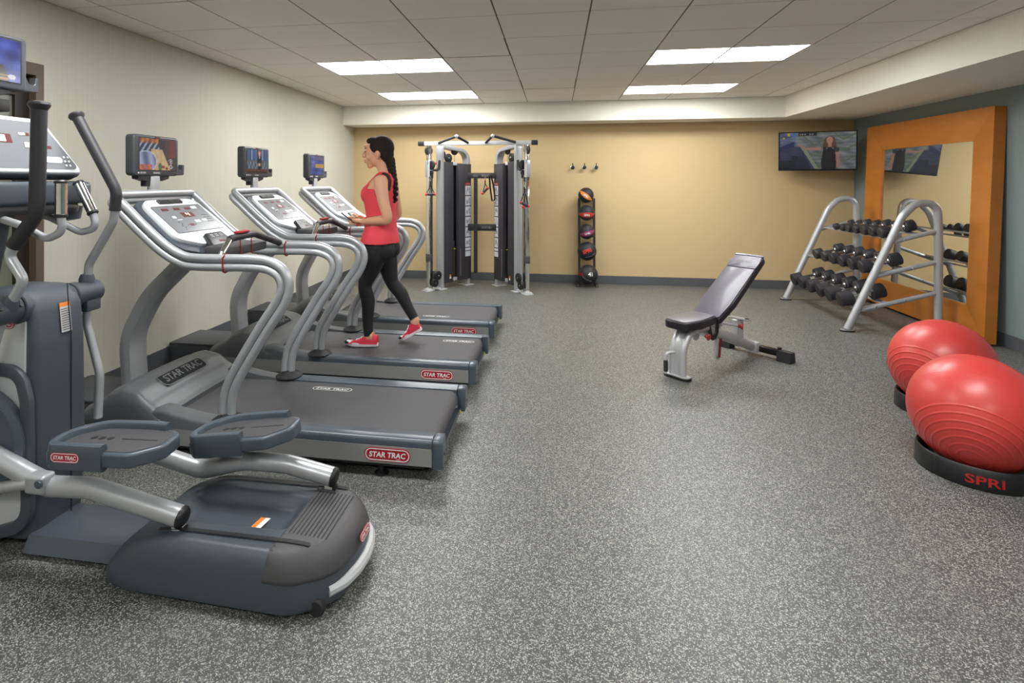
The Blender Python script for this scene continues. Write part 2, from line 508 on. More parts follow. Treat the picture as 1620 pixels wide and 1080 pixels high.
# recessed light troffers
lproto = None
lab = {(2, 13): 'recessed white light panel above the nearest treadmills, larger of the left two',
       (2, 16): 'recessed white light panel by the back soffit, left of the cable machine',
       (7, 13): 'recessed white light panel above the weight bench, largest on the right',
       (7, 16): 'recessed white light panel nearest the back soffit on the right'}
for (i, j), k in lights.items():
    if not k: continue
    cx, cy = (xs[i] + xs[i + 2]) / 2, (ys[j] + ys[j + 1]) / 2
    if lproto is None:
        lproto = thing('ceiling_light', '', 'ceiling light', (cx, cy, CZ), 'recessed ceiling light panels')
        W_, H_ = 2 * TW - .006, TW - .006
        b = B()
        b.bb((cx - W_ / 2, cy - H_ / 2, CZ + .0), (cx + W_ / 2, cy - H_ / 2 + .012, CZ + .028)); b.bb((cx - W_ / 2, cy + H_ / 2 - .012, CZ), (cx + W_ / 2, cy + H_ / 2, CZ + .028))
        b.bb((cx - W_ / 2, cy - H_ / 2 + .012, CZ), (cx - W_ / 2 + .012, cy + H_ / 2 - .012, CZ + .028)); b.bb((cx + W_ / 2 - .012, cy - H_ / 2 + .012, CZ), (cx + W_ / 2, cy + H_ / 2 - .012, CZ + .028))
        obj('frame', b, 'white_bezel', lproto)
        b = B(); b.bb((cx - W_ / 2 + .012, cy - H_ / 2 + .012, CZ + .006), (cx + W_ / 2 - .012, cy + H_ / 2 - .012, CZ + .012)); obj('diffuser', b, 'lamp_panel', lproto)
        o = lproto
    else:
        o = copy_tree(lproto); o.location = (cx, cy, CZ)
    o['label'] = lab.get((i, j)) or 'recessed white light panel %s the camera, on the %s side' % ('above' if j > 5 else 'far behind', 'treadmill' if i < 5 else 'mirror')

# door in the left wall
b = B()
fw = .055
b.bb((XL - .12, DY0, 0), (XL + .02, DY0 + fw, DZ), .003, 1); b.bb((XL - .12, DY1 - fw, 0), (XL + .02, DY1, DZ), .003, 1); b.bb((XL - .12, DY0 + fw, DZ - .075), (XL + .02, DY1 - fw, DZ), .003, 1)
dr = struct('door_1', b, 'door_frame')
b = B()
y0, y1 = DY0 + fw, DY1 - fw
b.bb((XL - .075, y0, .005), (XL - .03, y0 + .09, DZ - .08)); b.bb((XL - .075, y1 - .09, .005), (XL - .03, y1, DZ - .08)); b.bb((XL - .075, y0 + .09, DZ - .2), (XL - .03, y1 - .09, DZ - .08)); b.bb((XL - .075, y0 + .09, .005), (XL - .03, y1 - .09, .25))
lf = obj('door_leaf', b, 'door_dark', dr)
b = B(); b.bb((XL - .058, y0 + .09, .25), (XL - .05, y1 - .09, DZ - .2)); obj('pane', b, 'door_glass', lf)

# ------------------------------------------------------------------ three floor outlet boxes behind the treadmills
fl = ['dark grey floor box at the wall behind the nearest treadmill', 'dark grey floor box at the wall behind the middle treadmill', "dark grey floor box at the wall behind the farthest treadmill"]
for k in range(3):
    y = 2.955 + 1.17 * k
    t = thing('floor_box', fl[k], 'box', (-2.86, y + .18, 0), 'floor boxes behind the treadmills')
    b = B(); b.bb((XL + .010, y - .03, 0), (-2.63, y + .36, .155), .006, 2); obj('body', b, 'box_grey', t)
    b = B(); b.bb((XL + .010, y - .034, .155), (-2.626, y + .364, .172), .005, 2); obj('lid', b, 'box_grey', t)
def smooth_path(pts, rads, n=6):
    # Catmull-Rom through the joints, radii interpolated
    P = [V(p) for p in pts]; out = []; rr = []
    for i in range(len(P) - 1):
        p0 = P[max(0, i - 1)]; p1 = P[i]; p2 = P[i + 1]; p3 = P[min(len(P) - 1, i + 2)]
        for k in range(n):
            t = k / n
            out.append(.5 * ((2 * p1) + (p2 - p0) * t + (2 * p0 - 5 * p1 + 4 * p2 - p3) * t * t + (3 * p1 - p0 - 3 * p2 + p3) * t ** 3)); rr.append(rads[i] + (rads[i + 1] - rads[i]) * t)
    out.append(P[-1]); rr.append(rads[-1])
    return out, rr
# ------------------------------------------------------------------ treadmills
def grid_surface(b, nu, nv, fn, skirt=None):
    vs = []; fs = []
    for j in range(nv + 1):
        for i in range(nu + 1): vs.append(V(fn(i / nu, j / nv)))
    for j in range(nv):
        for i in range(nu): a = j * (nu + 1) + i; fs.append((a, a + 1, a + nu + 2, a + nu + 1))
    if skirt is not None:
        loop = [i for i in range(nu + 1)] + [(nu + 1) * (j + 1) + nu for j in range(nv)] + [nv * (nu + 1) + i for i in range(nu - 1, -1, -1)] + [(nu + 1) * j for j in range(nv - 1, 0, -1)]
        o = len(vs)
        for i in loop: vs.append(V((vs[i].x, vs[i].y, skirt)))
        n = len(loop)
        for k in range(n): fs.append((loop[k], loop[(k + 1) % n], o + (k + 1) % n, o + k))
    b.add(vs, fs)

def interp(tab, x):
    if x <= tab[0][0]: return tab[0][1]
    for (a, p), (c, q) in zip(tab, tab[1:]):
        if x <= c:
            t = (x - a) / (c - a); t = t * t * (3 - 2 * t) * .5 + t * .5
            return p + (q - p) * t
    return tab[-1][1]

def monitor(t, cx, yc, z0, fn, nameplate=True, w=.39, h=.245, pole=None):
    # small television facing +X; near side is lower Y
    zc = z0 + h / 2
    F = lambda y, z, x: V((cx + x, yc + y, zc + z))
    case = B(); case.prism(rrect(w, h, .022, 4), F, -.055, .008, .012, 3)
    c = obj('television', case, 'monitor_case', t)
    b = B(); ring_flat(b, rrect(w * .84, h * .83, .004, 2), rrect(w * .80, h * .77, .003, 2), lambda y, z: F(y + .003, z + .008, .0088)); obj('screen_rim', b, 'monitor_dark', c, recalc=False)
    screen_mesh('screen', F(.003, .008, .0092), (0, 1, 0), (0, 0, 1), w * .80, h * .77, 60, 44, fn, c)
    b = B(); b.prism(rrect(.04, .014, .003, 2), lambda y, z, x: F(y, z + h * .455, .008 + x), 0, .002)
    s = obj('nameplate', b, 'black', c)
    b = B(); put_text(b, 'STAR TRAC', F(0, h * .455, .0105), (0, 1, 0), (0, 0, 1), .03, .006, .1); obj('lettering', b, 'red_print', s, recalc=False)
    b = B()
    for i in range(9):
        yy = -w * .36 + i * .012 + (.06 if i > 3 else 0)
        for zz in (-.430, -.455):
            b.box(F(yy, zz * h + .004, .0085), (.002, .007, .004), None, .0006, 1)
    b.box(F(-w * .41, -.44 * h + .003, .0085), (.002, .012, .009))
    obj('buttons', b, 'white_dim', c)
    b = B()   # card reader at the far lower corner
    pr = fillet([(w / 2 - .015, -h / 2 + .004, 0), (w / 2 + .058, -h / 2 + .008, 0), (w / 2 + .062, -h / 2 + .075, 0), (w / 2 + .046, -h / 2 + .075, 0), (w / 2 + .042, -h / 2 + .040, 0), (w / 2 + .012, -h / 2 + .042, 0), (w / 2 - .015, -h / 2 + .085, 0)], [0, .006, .004, .004, .01, .012, 0], 3, True)
    b.prism([(p.x, p.y) for p in pr], F, -.03, .006, .003, 1); obj('card_reader', b, 'monitor_case', c)
    b = B()
    b.prism([(-.15, -h / 2 + .002), (.125, -h / 2 + .002), (.12, -h / 2 - .018), (.06, -h / 2 - .032), (-.085, -h / 2 - .032), (-.145, -h / 2 - .018)], F, -.05, -.004, .003, 1)
    b.bb(F(-.075, -h / 2 - .064, -.05), F(.03, -h / 2 - .03, -.006), .003, 1)
    obj('mount', b, 'monitor_dark', t)
    return c

def screen_food(u, v):
    n = math.sin(u * 33 + math.sin(v * 9) * 2) * math.sin(v * 11 + u * 14)
    dark = (58, 54, 66)
    base = dark
    if v > .46 and u < .56 - (v - .46) * .1:
        q = math.sin((u - v * .5) * 46) * .5 + .5; base = (52 + 120 * q * q, 60 + 124 * q * q, 78 + 128 * q * q)
        if v > .80: k = sstep(.80, .95, v); base = tuple(a_ + (b_ - a_) * k for a_, b_ in zip(base, (168 + 30 * n, 96 + 40 * n, 62)))
    if u > .30 and v < .66 and u < .62 + (.66 - v) * .36: base = (196 + 10 * n, 170 + 8 * n, 130)
    d = math.hypot((u - .18), (v - .27) * .85)
    if d < .27: q = math.sin(u * 22 + v * 3) * .5 + .5; base = (92 + 70 * q, 104 + 66 * q, 142 + 52 * q)
    elif d < .29: base = (196, 200, 210)
    if v < .17 and u < .34: base = (178 + 20 * n, 106 + 18 * n, 92)
    if math.hypot((u - .56) / .05, (v - .1) / .13) < 1: base = (76, 104, 66)
    if math.hypot(u - .65, (v - .1)) < .05 or math.hypot(u - .75, v - .06) < .045: base = (132, 56, 62)
    if u > .72 and v > .42: k = sstep(.72, .95, u); base = (70 + 40 * k, 60 - 8 * k, 66 - 8 * k)
    for k, (a, c, y) in enumerate(((.82, .91, .37), (.79, .94, .325), (.84, .90, .29), (.82, .92, .25), (.85, .89, .21))):
        if a < u < c and abs(v - y) < .013 and math.sin(u * 160) > -.4: base = (215, 215, 220)
    d2 = math.hypot(u - .87, (v - .11) * .9)
    if .035 < d2 < .05: base = (225, 225, 230)
    return base
def screen_host(u, v):
    n = math.sin(u * 41 + v * 3) * math.sin(v * 17 + u * 5)
    base = (58 + 20 * n, 82 + 26 * n, 118 + 30 * n)
    if v > .55: base = (62, 92, 136) if math.sin(u * 22) > .2 else (120, 150, 186) if math.sin(u * 35) > .4 else (48, 66, 96)
    if abs(v - .5) < .04: base = (92, 94, 100)
    if v < .46: base = (92 + 40 * n, 104 + 40 * n, 118 + 38 * n)
    if v < .17: base = (96 + 24 * n, 58, 48)
    if v < .07: base = (52, 40, 40)
    if math.hypot((u - .60) / .075, (v - .88) / .09) < 1: base = (186, 92, 52)
    if math.hypot((u - .60) / .045, (v - .84) / .075) < 1: base = (222, 168, 140)
    if abs(u - .60) < .11 - abs(v - .5) * .1 and .15 < v < .74: base = (34, 30, 40)
    if abs(u - .60) < .03 and .62 < v < .76: base = (214, 160, 134)
    if .30 < v < .42 and abs(u - .60) < .05: base = (210, 158, 134)
    return base
def screen_blue(u, v):
    n = math.sin(u * 6 + v * 9) * math.sin(v * 14 - u * 4)
    base = (62 + 14 * n, 74 + 16 * n, 142 + 24 * n)
    if .38 < v < .58 and u > .36: base = (190 + 20 * n, 150, 60)
    if v > .78: base = (90, 86, 120)
    if u < .3 and v > .45: base = (86 + 30 * n, 98 + 30 * n, 160)
    return base

def treadmill():
    O = V((-1.6, 3.09, 0))
    t = thing('treadmill', '', 'treadmill', O, 'treadmills in a row facing the cream wall')
    y0, y1 = 2.69, 3.49
    for s, (ya, yb_) in ((1, (y0, y0 + .012)), (-1, (y1 - .012, y1))):
        b = B(); b.bb((-2.47, ya, .07), (-.60, yb_, .160), .002, 1); o = obj('side_panel', b, 'brushed', t)
    for near in (True, False):
        # foot rail: rounded outer top edge, rising into the hood at the front
        yo = y0 if near else y1; yi = y0 + .105 if near else y1 - .105
        sgn = 1 if near else -1
        prof = fillet([(0, .160, 0), (0, .200, 0), (.040, .206, 0), (.105, .198, 0), (.105, .15, 0), (.02, .15, 0)], [0, .022, .01, .003, 0, 0], 4, True)
        rings = []
        for x in (-.60, -.9, -1.4, -1.78):
            rings.append([V((x, yo + sgn * p.x, p.y)) for p in prof])
        b = B(); b.loft(rings); obj('foot_rail', b, 'slate_smooth', t)
        # rear end cap
        b = B(); b.prism([(p.x, p.y) for p in fillet([(0, .062, 0), (0, .200, 0), (.04, .206, 0), (.095, .204, 0), (.095, .062, 0)], [.004, .02, .008, .01, .01], 4, True)],
                         lambda a, z, h: (h, yo + sgn * a, z), -.599, -.548, .008, 2)
        c = obj('end_cap', b, 'slate_smooth', t)
        b = B(); b.disc((-.5475, yo + sgn * .05, .12), (1, 0, 0), .006, .004); obj('bolt', b, 'black', c)
        # levelling foot
        b = B(); b.lathe([(0, 0), (.036, 0), (.036, .008), (.015, .016), (.011, .02), (.011, .10), (0, .10)], (-.868, yo + sgn * .045, 0), seg=16); obj('foot', b, 'black', t)
        b = B(); b.lathe([(0, 0), (.036, 0), (.036, .008), (.015, .016), (.011, .02), (.011, .10), (0, .10)], (-2.33, yo + sgn * .045, 0), seg=16); obj('foot', b, 'black', t)
    # belt with rear roller
    path = [(-2.14, .192)] + [(-.64 + .052 * math.sin(a), .140 + .052 * math.cos(a)) for a in [PI * k / 14 for k in range(15)]] + [(-2.14, .088)]
    b = B(); n = len(path)
    vs = [V((x, y0 + .112, z)) for x, z in path] + [V((x, y1 - .112, z)) for x, z in path]
    b.add(vs, [(i, i + 1, n + i + 1, n + i) for i in range(n - 1)] + [tuple(range(n)), tuple(range(2 * n - 1, n - 1, -1))])
    blt = obj('belt', b, 'belt', t)
    b = B(); b.bb((-.615, y0 + .095, .066), (-.575, y1 - .095, .088), .003, 1); rb = obj('rear_crossbar', b, 'slate', t)
    for yy in (y0 + .115, y1 - .13):
        b = B(); b.box((-.573, yy, .077), (.006, .02, .014)); obj('reflector', b, 'yellow_print', rb)
    b = B(); b.bb((-2.45, y0 + .03, .045), (-.65, y1 - .03, .087)); obj('underframe', b, 'black', t)
    # motor hood with side wings
    tab = [(-2.635, .17), (-2.61, .20), (-2.52, .245), (-2.42, .312), (-2.35, .336), (-2.26, .322), (-2.16, .262), (-2.09, .216), (-2.06, .205)]
    wtab = [(-2.635, .165), (-2.60, .19), (-2.50, .245), (-2.41, .310), (-2.34, .330), (-2.24, .312), (-2.12, .268), (-2.0, .236), (-1.88, .216), (-1.78, .208)]
    b = B()
    def hood_fn(u, v):
        x = -2.635 + u * .565
        y = y0 + v * (y1 - y0)
        d = min(y - y0, y1 - y) / .05
        e = 1 if d >= 1 else math.sqrt(max(0, 1 - (1 - d) ** 2))
        # plan rounding of the nose corners
        q = min(1, d / 2.4 + .25); xx = x + (1 - u) * (1 - q) * .09
        z = interp(tab, x)
        zb = .162
        mid = math.cos((v - .5) * PI) * .012
        return (xx, y, zb + (z + mid - zb) * (.62 + .38 * e) if d < 1 else z + mid)
    grid_surface(b, 40, 40, hood_fn, .157)
    hd = obj('motor_hood', b, 'hood', t, sharp=50)
    for near in (True, False):
        sgn = 1 if near else -1; yo = y0 if near else y1
        b = B()
        rings = []
        for i in range(20):
            x = -2.15 + i * (.38 / 19)
            z = interp(wtab, x) - .032 * max(0, 1 - i / 5) ** 1.5
            rr = min(.03, (z - .16) * .45)
            pr = fillet([(-.0005, .158, 0), (.006, z - .012, 0), (.035, z + .002, 0), (.106, z - .004, 0), (.106, .15, 0)], [0, rr * .8, .02, .004, 0], 4, True)
            rings.append([V((x, yo + sgn * p.x, p.y)) for p in pr])
        b.loft(rings); obj('hood_wing', b, 'hood', hd, sharp=50)
    b = B(); b.bb((-2.59, y0 + .03, .05), (-2.1, y1 - .03, .157)); obj('motor_case', b, 'brushed', t)
    # lettering pressed in the hood
    def on_hood(p, dz=.004):
        x = p.x; return V((x, p.y, interp(tab, x) + math.cos(((p.y - y0) / (y1 - y0) - .5) * PI) * .012 + dz))
    b = B(); oc = [(p[0], p[1]) for p in rrect(.40, .085, .035, 6)]; ic = [(p[0] * .975, p[1] * .89) for p in oc]
    mid = V((-2.235, 3.09, 0))
    ring_flat(b, oc, ic, lambda a, c: on_hood(V((mid.x - c, mid.y + a, 0)), .0085))
    # plate
    nn = 14; vs = []; fs = []
    for j in range(7):
        for i in range(nn + 1): vs.append(on_hood(V((mid.x + .038 - j * .0127, mid.y - .19 + i * .38 / nn, 0)), .005))
    for j in range(6):
        for i in range(nn): a = j * (nn + 1) + i; fs.append((a, a + 1, a + nn + 2, a + nn + 1))
    p = B(); p.add(vs, fs); rec = obj('nameplate', p, 'hood_mark', hd, recalc=False)
    put_text(b, 'STAR TRAC', mid, (0, 1, 0), (-1, 0, 0), .33, .045, .1, .02, lift=lambda q: on_hood(q, .0085))
    obj('raised_lettering', b, 'baseboard_rubber', hd, recalc=False)
    # centre post: flat silver mast leaning towards the user
    path = fillet([(-2.56, 3.09, .19), (-2.585, 3.09, .52), (-2.44, 3.09, .78), (-2.20, 3.09, 1.0), (-2.10, 3.09, 1.07)], [0, .35, .6, .2, 0], 8)
    b = B(); b.rtube(path, .16, .085, (1, 0, 0.0001), .03); obj('post', b, 'silver', t)
    # twin-tube handrails: one loop from the near foot rail over the console top to the far foot rail
    up = [(-1.70, .20), (-1.70, .29), (-1.665, .41), (-1.50, .68), (-1.405, .82), (-1.372, .92), (-1.402, 1.005), (-1.485, 1.052), (-1.60, 1.062), (-1.75, 1.060), (-1.92, 1.060), (-2.0, 1.076), (-2.10, 1.132), (-2.226, 1.234), (-2.32, 1.318), (-2.365, 1.356)]
    P3 = [V((x, 0, z)) for x, z in up]
    pth, _r = smooth_path(P3, [1] * len(P3), 4)
    def offs(path, d):
        out = []
        for i, p in enumerate(path):
            a = path[max(0, i - 1)]; c = path[min(len(path) - 1, i + 1)]
            tt = (c - a).normalized(); nrm = V((-tt.z, 0, tt.x))
            out.append(p + nrm * d)
        return out
    for nm, d, dzz in (('handrail', 0, 0), ('handrail', .045, -.0)):
        q = offs(pth, d) if d else pth
        side = [V((p.x, y0 + .055, p.z)) for p in q]; far = [V((p.x, y1 - .055, p.z)) for p in q]
        top = V((-2.415 - d * .35, 0, 1.398 - d * .8))
        corner_n = V((top.x, y0 + .055, top.z)); corner_f = V((top.x, y1 - .055, top.z))
        full = side + [corner_n] + [corner_f] + far[::-1]
        k = len(side)
        rads = [0] * (k) + [.085, .085] + [0] * k
        full = fillet(full, rads, 8)
        b = B(); b.tube(full, .0235, 14); obj(nm, b, 'silver', t)
    for yy in (y0 + .055, y1 - .055):
        b = B(); b.lathe([(0, 0), (.085, 0), (.085, .006), (.07, .016), (.045, .03), (.04, .036), (0, .036)], (-1.718, yy, .203), seg=24); obj('rail_boot', b, 'rubber', t)
        b = B()
        pc = [V((-1.735, yy, z)) for z in (1.0, 1.1)]
        ringp = [(-1.735 + .004 * math.sin(6 * a), yy + .0265 * math.sin(a), 1.0345 + .0265 * math.cos(a) + (.0225 if math.cos(a) > 0 else -.0225)) for a in [2 * PI * k / 24 for k in range(24)]]
        b.tube(ringp, .0042, 6, closed=True); obj('tie', b, 'tie_red', t)
    # console
    S = -.8; nrm = V((.8, 0, 1)).normalized(); uu = V((0, 1, 0)); vv = V((-1, 0, .8)).normalized()
    cc = V((-2.188, 3.095, 1.220))
    F = lambda a, c, h: cc + uu * a + vv * c + nrm * h
    pan = fillet([(-.285, -.17, 0), (-.06, -.27, 0), (.29, -.235, 0), (.295, -.1, 0), (.275, .235, 0), (-.265, .235, 0)], [.09, .08, .06, .05, .09, .09], 5, True)
    b = B(); b.prism([(p.x * 1.02, p.y * 1.02 - .004) for p in pan], F, -.06, -.012, .012, 2); cons = obj('console_tray', b, 'slate', t)
    pan2 = fillet([(-.265, -.12, 0), (-.10, -.195, 0), (.265, -.195, 0), (.27, .0, 0), (.25, .215, 0), (-.235, .215, 0)], [.07, .07, .05, .05, .08, .08], 5, True)
    b = B(); b.prism([(p.x, p.y) for p in pan2], F, -.02, .012, .008, 2); bez = obj('console_face', b, 'white_bezel', t)
    b = B(); b.prism([(p[0] + .005, p[1] + .03) for p in rrect(.44, .235, .012, 4)], F, .011, .0145, .001, 1); dsp = obj('display', b, 'display', bez)
    b = B(); ring_flat(b, [(p[0] + .005, p[1] + .03) for p in rrect(.442, .237, .012, 4)], [(p[0] + .005, p[1] + .03) for p in rrect(.434, .229, .010, 4)], lambda a, c: F(a, c, .0148)); obj('display_edge', b, 'monitor_dark', dsp, recalc=False)
    for (a, c, w_, h_) in ((-.125, .115, .056, .02), (-.02, .115, .054, .02), (.078, .115, .05, .02), (.025, .060, .105, .042), (-.03, -.030, .036, .018)):
        b = B(); b.prism([(p[0] + a, p[1] + c) for p in rrect(w_, h_, .002, 2)], F, .0148, .0158); obj('led_window', b, 'led_red', dsp)
    b = B()
    for (a, c, w_, h_) in ((.015, .067, .012, .02), (.035, .062, .012, .026), (-.115, .045, .03, .018), (.145, .12, .05, .022), (-.09, .02, .045, .004), (.12, .0, .045, .018), (.05, -.005, .05, .022)):
        b.prism([(p[0] + a, p[1] + c) for p in rrect(w_, h_, .003, 2)], F, .0148, .0163)
    obj('display_print', b, 'white_print', dsp)
    b = B()
    for i in range(4):
        for j in range(4): b.disc(F(.145 + i * .017, .045 - j * .02, .0155), nrm, .004, .002, .0005, 8)
    for i in range(5):
        b.disc(F(-.12 + (i % 2) * .012, .0 - i * .016, .0155), nrm, .004, .002, .0005, 8)
    b.disc(F(-.065, -.03, .0155), nrm, .004, .002, .0005, 8); b.disc(F(.005, -.03, .0155), nrm, .004, .002, .0005, 8)
    obj('keypad', b, 'monitor_dark', dsp)
    b = B(); b.prism([(p[0] - .01, p[1] + .185) for p in rrect(.21, .034, .008, 3)], F, .011, .022, .004, 1)
    fan = obj('fan_vent', b, 'black', bez)
    b = B()
    for k in range(5): b.box(F(-.07 + k * .03, .185, .0225), (.002, .022, .002), None)
    b.prism([(p[0] - .005, p[1] + .185) for p in rrect(.04, .02, .003, 2)], F, .0215, .0235); obj('vent_slat', b, 'monitor_dark', fan)
    # reading stop and key panel at the bottom of the console
    b = B(); b.prism([(p.x, p.y) for p in fillet([(-.11, -.265, 0), (.15, -.265, 0), (.11, -.135, 0), (-.05, -.135, 0)], [.01, .01, .012, .012], 3, True)], F, .0, .038, .008, 2); key = obj('card_holder', b, 'monitor_dark', t)
    b = B(); b.prism([(p[0] + .03, p[1] - .215) for p in rrect(.06, .016, .004, 2)], F, .0382, .0392); obj('card_print', b, 'led_red', key)
    b = B()
    for i in range(3):
        for j in range(3): b.prism([(p[0] - .015 + i * .045, p[1] - .155 - j * .009) for p in rrect(.032, .003, .001, 1)], F, .0382, .039)
    obj('card_text', b, 'white_dim', key)
    b = B(); b.bb((-1.99, 2.93, 1.045), (-1.80, 3.30, 1.10), .012, 2); lip = obj('console_lip', b, 'charcoal', t)
    # cross grip between the handrails
    gp = fillet([(-1.77, y0 + .055, 1.06), (-1.77, y0 + .075, 1.085), (-1.785, 2.87, 1.155), (-1.785, 3.12, 1.158), (-1.77, 3.40, 1.075), (-1.77, y1 - .055, 1.055)], [0, .03, .07, .09, .04, 0], 6)
    k = len(gp)
    b = B(); b.tube(gp[:max(4, int(k * .34))], .0165, 12); b.tube(gp[int(k * .86):], .021, 12); obj('pulse_contact', b, 'chrome', t)
    b = B(); b.tube(gp[int(k * .30):int(k * .86) + 1], .020, 12); gr = obj('cross_grip', b, 'grip', t)
    b = B(); b.prism([(p[0], p[1]) for p in rrect(.13, .035, .015, 4)], lambda a, c, h: (-1.785 + c, 2.985 + a, 1.176 + h), 0, .012, .004, 2); obj('stop_button', b, 'red_knob', gr)
    for yy in (2.98, 3.10):
        b = B(); cord = fillet([(-1.775, yy, 1.175), (-1.80, yy + .012, 1.13), (-1.797, yy + .016, 1.06), (-1.797, yy + .018, 1.04)], .02, 4); b.tube(cord, .003, 6); obj('safety_cord', b, 'red_knob', gr)
    # monitor mast
    b = B(); b.bb((-2.455, 3.055, 1.36), (-2.425, 3.135, 1.505), .006, 2); obj('monitor_pole', b, 'silver', t)
    badge(t, (-.825, y0, .1165), (1, 0, 0), (0, 0, 1), .235, .068)
    return t
tm = treadmill()
names = ['grey treadmill nearest the camera, food programme on its small television', 'middle treadmill with the woman walking on its belt', 'farthest treadmill, next to the cable machine, blue picture on its television']
fns = [screen_food, screen_host, screen_blue]
belt_logo = [(-1.36, 3.287), (-.77, 3.27), (-1.124, 2.888)]
tms = [tm]
for k in (1, 2):
    c = copy_tree(tm); c.location = (-1.6, 3.09 + 1.17 * k, 0); ORG[c.name] = V(c.location); tms.append(c)
for k, c in enumerate(tms):
    c['label'] = names[k]
    dy = 1.17 * k
    monitor(c, -2.425, 3.10 + dy, 1.505, fns[k])
    bl = [o for o in c.children if o.name.split('.')[0] == 'belt'][0]; ORG[bl.name] = ORG[c.name]
    badge(bl, (belt_logo[k][0], belt_logo[k][1] + dy, .1922), (1, 0, 0), (0, 1, 0), .26, .058, plate=None, ink='white_print', thick=.0006)
# ------------------------------------------------------------------ elliptical trainer
def elliptical():
    yc = 2.035
    t = thing('elliptical_trainer', 'slate grey and silver elliptical trainer in the left foreground', 'elliptical', (-1.7, yc, 0))
    # rear housing, built as concentric rings rising to a dished top
    outl = fillet([(-1.64, 1.80, 0), (-1.50, 1.765, 0), (-.88, 1.745, 0), (-.735, 1.83, 0), (-.705, 2.02, 0), (-.735, 2.21, 0), (-.88, 2.295, 0), (-1.50, 2.275, 0), (-1.64, 2.24, 0)], [.07, .2, .10, .2, .5, .2, .10, .2, .07], 6, True)
    # resample the outline evenly
    def resample(P, n):
        L = [0]
        for i in range(len(P)): L.append(L[-1] + (P[(i + 1) % len(P)] - P[i]).length)
        out = []; k = 0
        for j in range(n):
            d = L[-1] * j / n
            while L[k + 1] < d: k += 1
            q = (d - L[k]) / max(1e-9, L[k + 1] - L[k]); out.append(P[k].lerp(P[(k + 1) % len(P)], q))
        return out
    R = resample(outl, 120)
    c0 = V((-1.14, 2.02, 0))
    def top(x, y):
        q_ = max(0, min(1, (x + 1.66) / .36)); z = .070 + (.207 - .070) * (1 - (1 - q_) ** 2.2) ** .8
        z -= .012 * sstep(-.95, -.72, x)
        bx = sstep(-1.50, -1.38, x) * (1 - sstep(-1.02, -.955, x)) * sstep(1.90, 1.945, y) * (1 - sstep(2.09, 2.135, y))
        return z - .045 * bx * sstep(-1.6, -1.35, x)
    def pt(o, s, lift=0.0):
        p = c0.lerp(o, s)
        e = (1 - s) / .20
        zr = 1 if e >= 1 else (1 - (1 - e) ** 2.2) ** (1 / 2.2)
        z0 = .034
        k = 1 + .0 * s
        return V((p.x, p.y, z0 + (top(p.x, p.y) - z0) * zr + lift))
    ss = [1 - .20 * (k / 14) ** 2 for k in range(15)] + [.8 - .8 * k / 26 for k in range(1, 26)]
    b = B(); vs = []; fs = []
    vs += [V((c0.lerp(o, .985).x, c0.lerp(o, .985).y, .022)) for o in R]
    for s in ss: vs += [pt(o, s) for o in R]
    n = 120
    for i in range(len(ss)):
        for k in range(n): fs.append((i * n + k, i * n + (k + 1) % n, (i + 1) * n + (k + 1) % n, (i + 1) * n + k))
    vs.append(V((c0.x, c0.y, top(c0.x, c0.y)))); last = len(ss) * n
    for k in range(n): fs.append((last + k, last + (k + 1) % n, len(vs) - 1))
    fs.append(tuple(range(n - 1, -1, -1)))
    b.add(vs, fs); base = obj('rear_housing', b, 'slate', t, sharp=60)
    # charcoal rear cover: same surface lifted a little, from the tread plate back
    b = B(); vs = []; fs = []
    sel = [1 - .20 * (k / 16) ** 2 for k in range(5, 17)] + [.8 - .8 * k / 40 for k in range(1, 40)]
    n = 120
    for s in sel: vs += [pt(o, s, .003) + (o - c0).normalized() * .002 for o in R]
    for i in range(len(sel) - 1):
        for k in range(n): fs.append((i * n + k, i * n + (k + 1) % n, (i + 1) * n + (k + 1) % n, (i + 1) * n + k))
    bm = bmesh.new(); bv = [bm.verts.new(p) for p in vs]
    for f in fs: bm.faces.new([bv[i] for i in f])
    bmesh.ops.bisect_plane(bm, geom=bm.verts[:] + bm.edges[:] + bm.faces[:], plane_co=(-.968, 0, .2), plane_no=(1, 0, -.12), clear_inner=True)
    b.addbm(bm); cover = obj('rear_cover', b, 'charcoal', t, sharp=60, recalc=False)
    so = cover.modifiers.new('thickness', 'SOLIDIFY'); so.thickness = .002; so.offset = -1
    # roller slots and tread grooves
    zt = lambda x, y: top(x, y)
    for yy in (1.842, 2.205):
        b = B(); pl = []
        xs_ = [-1.43 + k * (.585 / 24) for k in range(25)]
        v0 = [V((x, yy + s * .009, zt(x, yy) + .0075)) for x in xs_ for s in (-1, 1)]
        b.add(v0, [(2 * i, 2 * i + 1, 2 * i + 3, 2 * i + 2) for i in range(24)])
        obj('roller_slot', b, 'shroud_dark', base, recalc=False)
    for k in range(10):
        x = -.945 + k * .0155
        b = B(); yy = [1.885 + j * (.28 / 8) for j in range(9)]
        sh = lambda y: (y - 2.02) * .0
        v0 = [V((x + s * .0024, y, zt(x, y) + .0046)) for y in yy for s in (-1, 1)]
        b.add(v0, [(2 * i, 2 * i + 1, 2 * i + 3, 2 * i + 2) for i in range(8)]); obj('tread_groove', b, 'shroud_dark', cover, recalc=False)
    # rear bumper strip, transport wheels
    arc = [(-.775, 1.83, .066), (-.735, 1.88, .066), (-.714, 1.95, .066), (-.708, 2.02, .066), (-.714, 2.09, .066), (-.735, 2.16, .066), (-.775, 2.21, .066)]
    b = B(); b.tube(fillet(arc, .1, 4), .022, 10); obj('bumper', b, 'silver_light', t)
